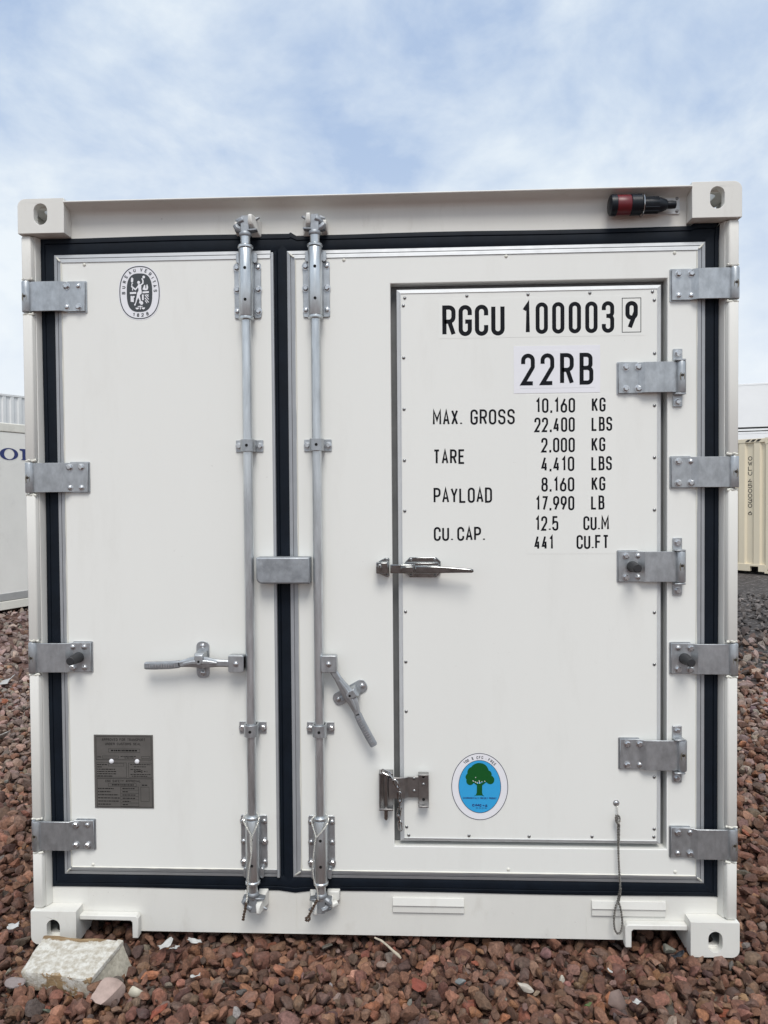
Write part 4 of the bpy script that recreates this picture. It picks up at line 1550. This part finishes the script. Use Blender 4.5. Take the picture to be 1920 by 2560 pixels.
m_ = MB()
m_.poly(ellipse(*CF(820, 855), .0718, .0908, 64), front(YA - .0011))
m_.build('sticker_field', 'blue', adoor)
m_ = MB()
for i, (u, v, r, r2) in enumerate(((815, 560, 150, 118), (700, 610, 92, 100), (648, 690, 72, 70), (655, 760, 66, 70), (905, 590, 72, 95), (960, 640, 68, 70), (1000, 735, 72, 76), (940, 700, 80, 80), (800, 690, 150, 92), (730, 720, 80, 70))):
    pts = [CF(u + r * math.cos(t), v + r2 * math.sin(t)) for t in [2 * PI * j / 26 for j in range(26)]]
    m_.poly(pts, front(YA - .0016), i * .00003)
m_.poly([CF(*p) for p in ((712, 1022), (752, 1002), (768, 960), (772, 832), (712, 785), (735, 770), (812, 806), (900, 765), (925, 782), (862, 832), (860, 960), (872, 1000), (898, 1022), (850, 1008), (760, 1008))], front(YA - .0020))
m_.build('tree_print', 'green', adoor)
m_ = MB()
for i, (u, v, u2, v2) in enumerate(((700, 748, 716, 765), (736, 765, 752, 782), (770, 770, 780, 800), (808, 742, 822, 800), (850, 765, 866, 772), (902, 750, 914, 765), (745, 690, 755, 700))):
    ribbon(m_, [CF(u, v), CF(u2, v2)], .0022, False, front(YA - .0024), i * .00002)
m_.build('tree_gaps', 'label', adoor)
m_ = MB()
a_, b_ = CF(528, 1072), CF(1108, 1045)
text(m_, 'ENVIRONMENTALLY FRIENDLY PRODUCT', a_[0], b_[0], a_[1], b_[1] + .001, .0011, front(YA - .0016))
a_, b_ = CF(688, 1204), CF(850, 1160)
text(m_, 'CIMC', a_[0], b_[0], a_[1], b_[1], .0026, front(YA - .0016), .15)
a_, b_ = CF(862, 1204), CF(905, 1164)
text(m_, '+', a_[0], b_[0], a_[1], b_[1], .0018, front(YA - .0016))
for (u, v, u2, v2) in ((912, 1172, 948, 1172), (912, 1184, 948, 1184), (908, 1194, 952, 1194), (930, 1164, 930, 1208), (928, 1196, 908, 1208), (932, 1196, 952, 1208)):
    ribbon(m_, [CF(u, v), CF(u2, v2)], .0010, False, front(YA - .0017), 0)
a_, b_ = CF(752, 1236), CF(952, 1220)
for q_ in range(4):
    ribbon(m_, [(a_[0] + (b_[0] - a_[0]) * q_ / 4, (a_[1] + b_[1]) / 2), (a_[0] + (b_[0] - a_[0]) * (q_ / 4 + .19), (a_[1] + b_[1]) / 2)], .0018, False, front(YA - .0016), 0)
m_.build('maker_print', 'navy', adoor)

# data plate, lower left
px0, px1, pz0, pz1 = -.998, -.787, .4715, .7315
dp = MB().box(px0, px1, YP - .003, YP, pz0, pz1).build('data_plate', 'plate', box, bevel=.001)
dp['label'] = 'dark etched approval plate fixed with two white rivets'


def D(u, v):
    # plate drawing coordinates from the upper left corner, 0..1350 by 0..1680
    return (px0 + u / 1350 * (px1 - px0), pz1 - v / 1680 * (pz1 - pz0))


m_ = MB()
yd = YP - .0032


def prt(s, u0, u1, v0, v1, sw=.0011, gap=.25):
    a, b = D(u0, v1), D(u1, v0)
    if s == '~':        # print too small to read in the photograph: broken dark line
        rg_ = random.Random(int(u0 * 7 + v0))
        x = a[0]
        while x < b[0] - .001:
            x2 = min(x + rg_.uniform(.003, .011), b[0])
            ribbon(m_, [(x, (a[1] + b[1]) / 2), (x2, (a[1] + b[1]) / 2)], (b[1] - a[1]) * .62, False, front(yd), 0)
            x = x2 + rg_.uniform(.0012, .0024)
        return
    text(m_, s, a[0], b[0], a[1], b[1], sw, front(yd), gap)


def rect(u0, u1, v0, v1, sw=.0008):
    ribbon(m_, [D(u0, v1), D(u1, v1), D(u1, v0), D(u0, v0)], sw, True, front(yd - .0001), 0)


prt('APPROVED FOR TRANSPORT', 185, 1175, 80, 140, .0013)
prt('UNDER CUSTOMS SEAL', 260, 1080, 180, 235, .0013)
rect(335, 1050, 320, 400)
prt('~', 390, 990, 335, 385, .0012)
rect(50, 1310, 40, 570, .0012)
rect(50, 740, 640, 970)
rect(790, 1320, 640, 970)
rect(60, 1320, 1000, 1650, .0012)
prt('TYPE', 70, 160, 490, 525, .0009)
rect(190, 560, 485, 535)
prt('~', 610, 960, 480, 505, .0008)
prt('~', 700, 910, 515, 540, .0008)
rect(1090, 1280, 490, 535)
for i, s in enumerate('~~~~~~'):
    prt(s, 70, 70 + (230, 120, 420, 440, 430, 350)[i], 670 + i * 52, 700 + i * 52, .0011)
rect(330, 680, 660, 715)
prt('~', 830, 1290, 665, 690, .0008)
prt('~', 910, 1200, 715, 740, .0008)
prt('~', 830, 1060, 775, 800, .0008)
prt('CIMC', 910, 1110, 810, 860, .0022, .15)
prt('+I', 1130, 1220, 810, 860, .0016)
prt('~', 830, 1290, 890, 915, .0008)
prt('~', 860, 1230, 930, 955, .0008)
prt('CSC SAFETY APPROVAL', 250, 1060, 1030, 1085, .0013)
rect(320, 960, 1110, 1180)
prt('~', 400, 900, 1125, 1165, .001)
for i, s in enumerate('~~~~~~'):
    prt(s, 80, 80 + (360, 300, 460, 500, 470, 290)[i], 1215 + i * 72, 1247 + i * 72, .0012)
rect(600, 1010, 1190, 1640)
for i in range(5):
    ribbon(m_, [D(600, 1262 + i * 74), D(1010, 1262 + i * 74)], .0008, False, front(yd - .0001), 0)
for i, s in enumerate('~~~~~~'):
    prt(s, 640, 640 + (280, 130, 300, 300, 180, 120)[i], 1212 + i * 74, 1244 + i * 74, .0011)
rect(1060, 1250, 1190, 1520)
prt('~', 1085, 1225, 1130, 1165, .001)
m_.build('etched_print', 'plateink', dp)
for u in (400, 985):
    x, z = D(u, 605)
    place('white_rivet', MB().lathe((0, 0, 0), (0, -1, 0), [(.0082, 0), (.0078, .002), (.005, .0038), (.0015, .0044)], 16).mesh('white_rivet'), 'label', dp, (x, YP - .003, z))

# ------------------------------------------------------------------ wire cables
def rope(pts, r, turns_per_m, m, strands=2, n=6, res=.004):
    pts = [Vector(p) for p in pts]
    # Catmull-Rom resample
    path = []
    for i in range(len(pts) - 1):
        p0, p1, p2, p3 = pts[max(i - 1, 0)], pts[i], pts[i + 1], pts[min(i + 2, len(pts) - 1)]
        L = (p2 - p1).length
        q = max(2, int(L / res))
        for j in range(q):
            t = j / q
            path.append(.5 * ((2 * p1) + (p2 - p0) * t + (2 * p0 - 5 * p1 + 4 * p2 - p3) * t * t + (3 * p1 - p0 - 3 * p2 + p3) * t ** 3))
    path.append(pts[-1])
    m__ = MB()
    for s in range(strands):
        acc, out_ = 0, []
        for i, p in enumerate(path):
            if i:
                acc += (p - path[i - 1]).length
            d = (path[min(i + 1, len(path) - 1)] - path[max(i - 1, 0)]).normalized()
            a = d.cross(Vector((0, 1, 0)))
            a = a.normalized() if a.length > 1e-4 else Vector((1, 0, 0))
            b = d.cross(a)
            t = acc * turns_per_m * 2 * PI + s * 2 * PI / strands
            out_.append(p + (a * math.cos(t) + b * math.sin(t)) * r * .62)
        m__.tube(out_, r * .62, n)
    return m__


lp = thing('cable_loop', 'grey twisted wire cable with a loop end hanging at lower right of the container', 'cable', (.818, .02, .505))
L_ = Vector((.818, .02, .505))
rel = lambda pts: [Vector(p) - L_ for p in pts]
up_ = [(.818, .028, .500), (.820, .022, .480), (.817, .018, .462)]
rope(rel(up_), .0022, 60, 'ropelight').build('link_wire', 'ropelight', lp)
mainp = [(.817, .018, .470), (.819, .017, .44), (.820, .017, .375), (.822, .016, .30), (.8265, .018, .226), (.824, .030, .190), (.8205, .030, .165)]
rope(rel(mainp), .0036, 55, 'rope').build('cable', 'rope', lp)
knot = [(.813, .016, .474), (.810, .012, .462), (.815, .009, .448), (.824, .010, .456), (.823, .014, .470), (.816, .010, .476), (.812, .010, .464), (.818, .008, .450), (.8235, .012, .440)]
rope(rel(knot), .0030, 60, 'rope').build('knot', 'rope', lp)
splice = [(.8235, .0150, .440), (.8225, .013, .41), (.8215, .014, .38)]
rope(rel(splice), .0030, 70, 'rope').build('splice', 'rope', lp)
splice2 = [(.8285, .016, .224), (.8275, .022, .195), (.8235, .028, .165)]
rope(rel(splice2), .0030, 70, 'rope').build('splice', 'rope', lp)
lpp = [(.8205, .030, .165)] + [(.8225 + .0175 * math.sin(t) * (.55 + .45 * (1 - math.cos(t)) / 2) * -1, .031 - .004 * (1 - math.cos(t)) / 2, .165 - .105 * (1 - math.cos(t)) / 2) for t in [2 * PI * j / 20 for j in range(1, 20)]] + [(.8235, .028, .165)]
rope(rel(lpp), .0036, 55, 'rope').build('loop', 'rope', lp)
fb = place('anchor_bolt', DOME, 'bolt', lp, (0, YA - .02, .003))

c1 = thing('seal_cable', 'pale twisted cable looped over the lower left locking bar barrel', 'cable', (-.432, -.02, .46))
B_ = Vector((-.432, -.02, .46))
r1 = lambda pts: [Vector(p) - B_ for p in pts]
rope(r1([(-.448, -.006, .478), (-.459, -.012, .464), (-.456, -.020, .452), (-.440, -.026, .425), (-.430, -.027, .410)]), .0026, 70, '').build('cable_eye', 'ropelight', c1)
rope(r1([(-.414, -.006, .480), (-.405, -.012, .466), (-.408, -.020, .445), (-.420, -.026, .418), (-.429, -.028, .398)]), .0026, 70, '').build('cable_eye', 'ropelight', c1)
rope(r1([(-.428, -.029, .405), (-.428, -.029, .36), (-.433, -.028, .32), (-.439, -.027, .285), (-.444, -.022, .235), (-.447, -.020, .20), (-.449, -.026, .172)]), .0028, 60, '').build('cable', 'ropelight', c1)
rope(r1([(-.431, -.032, .410), (-.431, -.032, .38), (-.430, -.032, .345)]), .0024, 70, '').build('splice', 'ropelight', c1)
rope(r1([(-.449, -.026, .174), (-.452, -.028, .155), (-.457, -.028, .135), (-.461, -.026, .113)]), .0046, 50, '').build('frayed_end', 'rust', c1)
c2 = thing('seal_cable', 'pale twisted cable looped over the lower right locking bar barrel with a rusty tip', 'cable', (-.195, -.02, .46))
B_ = Vector((-.195, -.02, .46))
rope(r1([(-.211, -.006, .472), (-.223, -.012, .458), (-.219, -.020, .440), (-.208, -.026, .408)]), .0026, 70, '').build('cable_eye', 'ropelight', c2)
rope(r1([(-.177, -.006, .478), (-.166, -.012, .464), (-.170, -.019, .445), (-.190, -.026, .420), (-.206, -.027, .404)]), .0026, 70, '').build('cable_eye', 'ropelight', c2)
rope(r1([(-.207, -.028, .408), (-.212, -.029, .375), (-.217, -.028, .33), (-.219, -.027, .29), (-.214, -.025, .25), (-.204, -.022, .215), (-.203, -.022, .185)]), .0026, 60, '').build('cable', 'ropelight', c2)
rope(r1([(-.205, -.024, .186), (-.216, -.030, .168), (-.228, -.032, .146), (-.236, -.030, .130)]), .0046, 50, '').build('frayed_end', 'rust', c2)
rope(r1([(-.232, -.034, .134), (-.243, -.034, .128), (-.240, -.034, .120), (-.230, -.034, .124), (-.232, -.034, .134)]), .0042, 50, '').build('frayed_end', 'rust', c2)

# ------------------------------------------------------------------ timber block and loose things on the gravel
tb = thing('timber_block', 'white painted chipped timber block lying tilted against the lower left container corner', 'timber', (-1.0, -.17, 0))
o_ = Vector((-1.0, -.17, 0))


def hexa(bot, top):
    return MB().loft([[Vector(p) - o_ for p in bot], [Vector(p) - o_ for p in top]])


bot = [(-1.130, -.205, -.03), (-.885, -.240, -.03), (-.812, -.105, -.02), (-1.150, -.030, -.02)]
top = [(-1.142, -.215, .040), (-.902, -.250, .040), (-.866, -.070, .062), (-1.150, -.045, .060)]
me = hexa(bot, top)
bm = bmesh.new()
tmp = me.mesh('body')
bm.from_mesh(tmp)
bmesh.ops.bevel(bm, geom=bm.edges[:], offset=.006, segments=2, affect='EDGES', profile=.6)
bmesh.ops.subdivide_edges(bm, edges=bm.edges[:], cuts=5, use_grid_fill=True)
rg = random.Random(3)
for v in bm.verts:
    v.co += Vector((math.sin(v.co.y * 60 + v.co.z * 30) * .0016, math.sin(v.co.x * 45) * .0018, math.sin(v.co.x * 38 + v.co.y * 51) * .0018)) + Vector((rg.uniform(-1, 1), rg.uniform(-1, 1), rg.uniform(-1, 1))) * .0009
bm.to_mesh(tmp)
bm.free()
tmp.materials.append(M['wood'])
tmp.materials.append(M['woodend'])
for p in tmp.polygons:
    p.use_smooth = True
    if p.normal.x > .35 and abs(p.normal.z) < .75:
        p.material_index = 1
tmp.set_sharp_from_angle(angle=R(40))
bo = bpy.data.objects.new('body', tmp)
C.objects.link(bo)
bo.parent = tb
# the split slab along its right edge and the bare chip at the front
s0 = [(-.905, -.2535, .030), (-.896, -.2540, .026), (-.858, -.0740, .050), (-.867, -.0700, .054)]
s1 = [(-.914, -.2520, .0470), (-.897, -.2545, .0440), (-.859, -.0750, .0660), (-.880, -.0720, .0680)]
m_ = hexa(s0, s1)
m_.build('split_strip', 'wood', tb, bevel=.003)


def pebble(name, label, cat, loc, s, col, seed, flat=.7, rot_=(0, 0, 0), sub=3, rough=.7):
    u, f = LOD[3] if sub == 3 else LOD[2]
    v = rock_shape(u, np.random.default_rng(seed), planes=8, soft=60, rough=.008) * np.array([1, 1, flat]) * s
    me_ = bpy.data.meshes.new(name)
    me_.from_pydata(v.tolist(), [], f.tolist())
    me_.polygons.foreach_set('use_smooth', [True] * len(me_.polygons))
    me_.set_sharp_from_angle(angle=R(32))
    me_.materials.append(mat(name + '_material', col, rough, var=.16, vscale=45, bump=.6, bscale=120, dirt=tuple(c * .55 for c in col), dscale=40, damt=.6))
    ob = bpy.data.objects.new(name, me_)
    C.objects.link(ob)
    ob.location = loc
    ob.rotation_euler = rot_
    return tag(ob, label, cat)


pebble('stone', 'large pale pink grey stone with white patch in front of the timber block', 'stone', (-.822, -.298, .026), .055, (.40, .30, .26), 4, 1.0, (.4, .3, .5))
pebble('stone', 'round cream pebble beside the large pale pink stone', 'stone', (-.748, -.262, .014), .026, (.50, .47, .38), 6, 1.2)
pebble('stone', 'grey rounded stone at the left foot of the timber block', 'stone', (-1.150, -.235, .016), .034, (.24, .20, .19), 9, 1.1)
pebble('stone', 'long pale grey stone on the gravel between the two step ledges', 'stone', (.472, -.210, .024), .028, (.46, .42, .36), 12, .8, (0, .3, .3))
pebble('stone', 'flat red stone in the middle of the foreground gravel', 'stone', (.135, -.205, .020), .030, (.24, .06, .038), 15, .7, (.2, .1, .5))
pebble('stone', 'bright orange red rounded stone below the left locking bar', 'stone', (-.475, -.060, .012), .020, (.27, .085, .052), 17, .9)
pebble('stone', 'blue grey pebble on the gravel left of the hanging cable', 'stone', (.275, -.190, .022), .020, (.20, .22, .22), 21, 1.0, (.6, 0, .2))
pebble('stone', 'tall pale purplish stone standing up near the bottom right', 'stone', (.742, -.265, .022), .036, (.19, .135, .115), 23, .8, (1.3, .2, .4))
pebble('stone', 'grey green stone in front of the right fork pocket', 'stone', (.985, .020, .014), .028, (.17, .165, .135), 27, 1.0)


def scrap(name, label, cat, loc, size, col, seed, rz, curl=.3, rough=.6, ar=.6):
    rg_ = random.Random(seed)
    n_, k_ = 7, 5
    vs, fs = [], []
    for i in range(n_):
        for j in range(k_):
            u, v = i / (n_ - 1) - .5, j / (k_ - 1) - .5
            ed = (1 - .25 * rg_.random()) if (i in (0, n_ - 1) or j in (0, k_ - 1)) else 1
            vs.append((u * size * ed, v * size * ar * ed, size * (curl * (u * u * 1.6 - .1) + .12 * math.sin(u * 7 + seed) * v + rg_.uniform(-.03, .03))))
    for i in range(n_ - 1):
        for j in range(k_ - 1):
            fs.append((i * k_ + j, (i + 1) * k_ + j, (i + 1) * k_ + j + 1, i * k_ + j + 1))
    me_ = bpy.data.meshes.new(name)
    me_.from_pydata(vs, [], fs)
    me_.polygons.foreach_set('use_smooth', [True] * len(fs))
    me_.materials.append(mat(name + '_material', col, rough, var=.1, vscale=60, bump=.4, bscale=120))
    ob = bpy.data.objects.new(name, me_)
    sm = ob.modifiers.new('thick', 'SOLIDIFY')
    sm.thickness = .0022
    C.objects.link(ob)
    ob.location = loc
    ob.rotation_euler = (rg_.uniform(-.4, .4), rg_.uniform(-.4, .4), rz)
    return tag(ob, label, cat)


WH = (.50, .50, .48)
scrap('paint_flake', 'large crumpled white paint flake left under the sill', 'paint flake', (-.728, -.030, .030), .055, WH, 1, .6)
scrap('paint_flake', 'white paint flake under the sill near the left bar', 'paint flake', (-.635, -.010, .030), .052, WH, 2, .3, ar=.35)
scrap('paint_flake', 'small white flake in front of the largest crumpled flake', 'paint flake', (-.692, -.050, .028), .036, (.5, .5, .48), 3, 1.2)
scrap('paint_flake', 'tiny pale flake in the foreground left of centre', 'paint flake', (-.575, -.205, .032), .032, WH, 4, .2, ar=.4)
scrap('paint_flake', 'small white flake near the bottom right foreground', 'paint flake', (.795, -.295, .038), .030, WH, 5, .9)
scrap('paint_flake', 'thin white flake on the gravel below the right step ledge', 'paint flake', (.755, -.135, .032), .024, WH, 6, 2.0, ar=.25)
scrap('plastic_scrap', 'dark blue plastic scrap at the mouth of the right fork pocket', 'scrap', (1.010, -.018, .020), .046, (.016, .019, .026), 7, .2, ar=.4)
scrap('leaf', 'small green leaf on the gravel at the bottom right', 'leaf', (.648, -.305, .034), .028, (.09, .14, .045), 8, .7, ar=.45)
scrap('paint_flake', 'white flake on gravel at the left edge behind the container corner', 'paint flake', (-1.315, .06, .03), .040, WH, 9, .4)
scrap('paint_flake', 'flat white sheet on gravel far left beyond the container post', 'paint flake', (-2.55, 2.15, .035), .17, (.42, .40, .37), 10, .3, ar=.4)
scrap('paint_flake', 'pale sheet on gravel far right beyond the container post', 'paint flake', (2.62, 2.35, .035), .22, (.40, .375, .34), 11, .2, ar=.4)
scrap('paint_flake', 'white torn sheet on gravel at right edge beyond the pale sheet', 'paint flake', (3.05, 3.35, .04), .20, WH, 12, 1.0, ar=.5)
scrap('paint_flake', 'long white torn sheet on gravel far left near the lettered container', 'paint flake', (-3.30, 3.55, .035), .24, (.46, .45, .43), 13, .8, ar=.3)
# bare stick
st = [(-.012, .020, .034), (.012, .000, .036), (.034, -.028, .036), (.052, -.052, .034), (.072, -.075, .032), (.080, -.092, .034)]
m_ = MB().tube([(x, y, z) for x, y, z in st], [.0030, .0038, .0034, .0042, .0052, .0030], 8)
o = m_.build('stick', mat('bare_stick', (.48, .42, .33), .8, var=.25, vscale=60, bump=.6, bscale=120))
tag(o, 'thin bare pale stick poking out from under the sill centre', 'stick')


# ------------------------------------------------------------------ other containers in the yard
def yard_container(name, label, loc, ang, L, Wd, Hh, wall, rail, low, smooth=False, group=None, detail=True):
    r = thing(name, label, 'container', loc, ang, group)
    m__ = MB()
    if smooth:
        m__.box(.05, L - .05, .012, Wd - .012, .26, Hh - .14)
    else:
        corrugated(m__, .16, L - .10, .16, Hh - .08, .012, .036, .29)
        corrugated(m__, .10, L - .10, .16, Hh - .08, 0, .036, .29, mapf=lambda a, b, z: (a, Wd - .012 - b, z))
    m__.build('side_wall', wall, r, angle=20)
    m__ = MB()
    m__.box(.02, L - .02, .02, Wd - .02, Hh - .06, Hh - .02)
    m__.build('roof_panel', wall, r)
    for x in (0.03, L - .05):
        m__ = MB()
        m__.box(x, x + .02, .10, Wd - .10, .14, Hh - .06)
        m__.build('end_wall', wall, r)
    for y0_ in (0, Wd - .08):
        MB().box(.162, L - .162, y0_ + .004, y0_ + .08, Hh - (.135 if smooth else .085), Hh - .012).build('top_rail', rail, r, bevel=.012 if smooth else .004)
        m__ = MB()
        if smooth:
            m__.box(.162, L - .162, y0_ + .004, y0_ + .076, .155, .26)
            m__.build('bottom_rail', low, r, bevel=.006)
            m__ = MB()
            m__.box(.162, L - .162, y0_ - .004, y0_ + .08, .035, .150)
            m__.build('kick_rail', rail, r, bevel=.006)
        else:
            segs = [(.162, .32), (.68, L / 2 - .9), (L / 2 - .55, L / 2 + .55), (L / 2 + .9, L - .68), (L - .32, L - .162)] if L > 6.5 else [(.162, .30), (.46, L - .46), (L - .30, L - .162)]
            for a, b in segs:
                m__.box(a, b, y0_ + .002, y0_ + .08, .022, .160)
            m__.box(.162, L - .162, y0_ + .003, y0_ + .078, .118, .1595)
            m__.build('bottom_rail', rail, r, bevel=.004)
    MB().box(.1, L - .1, .1, Wd - .1, .10, .14).build('floor_underside', 'dark', r)
    for x in (0, L - .178):
        for y0_ in (0, Wd - .162):
            m__ = MB()
            m__.box(x + .012, x + .166, y0_ + .006, y0_ + .156, .118, Hh - .118)
            m__.build('corner_post', rail, r, bevel=.006)
            for z in (0, Hh - .118):
                m__ = MB()
                sg = 0 if y0_ == 0 else Wd
                hol = rrect(x + .089 - .040, x + .089 + .040, z + .059 - .026, z + .059 + .026, .025, 4)
                ya, yb = (0, .03) if y0_ == 0 else (Wd - .03, Wd)
                m__.plate_hole([(x, z), (x + .178, z), (x + .178, z + .118), (x, z + .118)], [hol], 'xz', ya, yb)
                m__.box(x, x + .178, y0_ + (.031 if y0_ == 0 else 0), y0_ + (.162 if y0_ == 0 else .131), z, z + .118)
                m__.build('corner_casting', rail, r)
    return r


# left: white smooth-sided container with blue serif lettering
dl = Vector((.36, .93)).normalized()
al = math.atan2(dl.y, dl.x)
pl0 = Vector((-5.53, 7.54)) - dl * 2.6
lc = yard_container('reefer_container', 'weathered white smooth container with blue letters at the left edge', (pl0.x, pl0.y, -.01), al, 6.06, 2.438, 2.60, 'white', 'cream', 'greyrail', smooth=True)
for i in range(9):
    MB().box(.70 + i * .62, .708 + i * .62, .009, .0121, .262, 2.458).build('panel_seam', 'greyrail', lc)


def lpos(x, d_, z):
    return (x, .009 - d_, z)


m_ = MB()
# serif O (thick sides, thin top and bottom) and the start of a following stem
cxo = 2.66 + .11


def serif_o(cx_, cz_, a, b):
    ou = ellipse(cx_, cz_, a, b, 40)
    inn = ellipse(cx_ + .004, cz_, a * .56, b * .86, 40)
    n_ = 40
    m_.add([(x, .008, z) for x, z in ou] + [(x, .008, z) for x, z in inn], [(i, (i + 1) % n_, n_ + (i + 1) % n_, n_ + i) for i in range(n_)])


serif_o(2.80, 2.165, .150, .082)
m_.build('painted_letter', 'navy', lc)
m_ = MB()
for pts in ([(2.975, 2.245), (3.10, 2.245), (3.10, 2.105), (3.135, 2.090), (2.99, 2.090), (3.02, 2.105), (3.02, 2.215), (2.975, 2.225)],):
    m_.poly(pts, lambda u, v, d: (u, .008, v))
m_.build('painted_letter', 'navy', lc)

# far left: grey stack
gl = Vector((.5, .87)).normalized()
gp0 = Vector((-14.03, 23.76)) - gl * 6
for i, lab in enumerate(('lower grey ribbed container of the far stack behind the white lettered one', 'upper grey ribbed container showing above the white lettered container at left')):
    yard_container('dry_container', lab, (gp0.x, gp0.y, i * 2.595 - .044), math.atan2(gl.y, gl.x), 12.19, 2.438, 2.591, 'grey', 'grey', 'grey')

# right: tan ribbed container with number and hazard stripes
tdv = Vector((.67, -.745)).normalized()
tp0 = Vector((6.85, 12.24)) - tdv * 6.06
tcn = yard_container('tan_container', 'tan ribbed container with vertical black number at the right edge', (tp0.x, tp0.y, -.005), math.atan2(tdv.y, tdv.x), 6.06, 2.438, 2.591, 'tan', 'tan', 'tan')
m_ = MB()
for i in range(11):
    x = 5.50 + i * .100
    if x + .12 > 5.90:
        break
    m_.poly([(x, 2.522), (x + .065, 2.522), (x + .115, 2.566), (x + .05, 2.566)], lambda u, v, d: (u, .0015, v))
m_.build('hazard_stripe', 'yellow', tcn)
z = 2.245
for word in ('OWLU', '450030', '6'):
    for c_ in word:
        m_ = MB()
        glyph(m_, c_, 5.540, z - .082, .080, .082, .012, lambda u, v, d: (u, .0465 - d, v))
        m_.build('number_lettering', 'black', tcn)
        z -= .0965
    z -= .045

# far right: white stack of three
wv = Vector((.94, -.34)).normalized()
wp0 = Vector((20.3, 44.8)) - wv * 7
zb = -.044
for hh, lab in ((2.591, 'bottom white container of the distant right stack'), (2.591, 'middle white container of the distant right stack, a bright strip above the tan one'), (2.895, 'top white container of the distant right stack above a dark gap')):
    yc = yard_container('reefer_container', lab, (wp0.x, wp0.y, zb), math.atan2(wv.y, wv.x), 12.19, 2.438, hh, 'bright', 'bright', 'dark' if zb > 4 else 'bright', smooth=True)
    zb += hh + .012
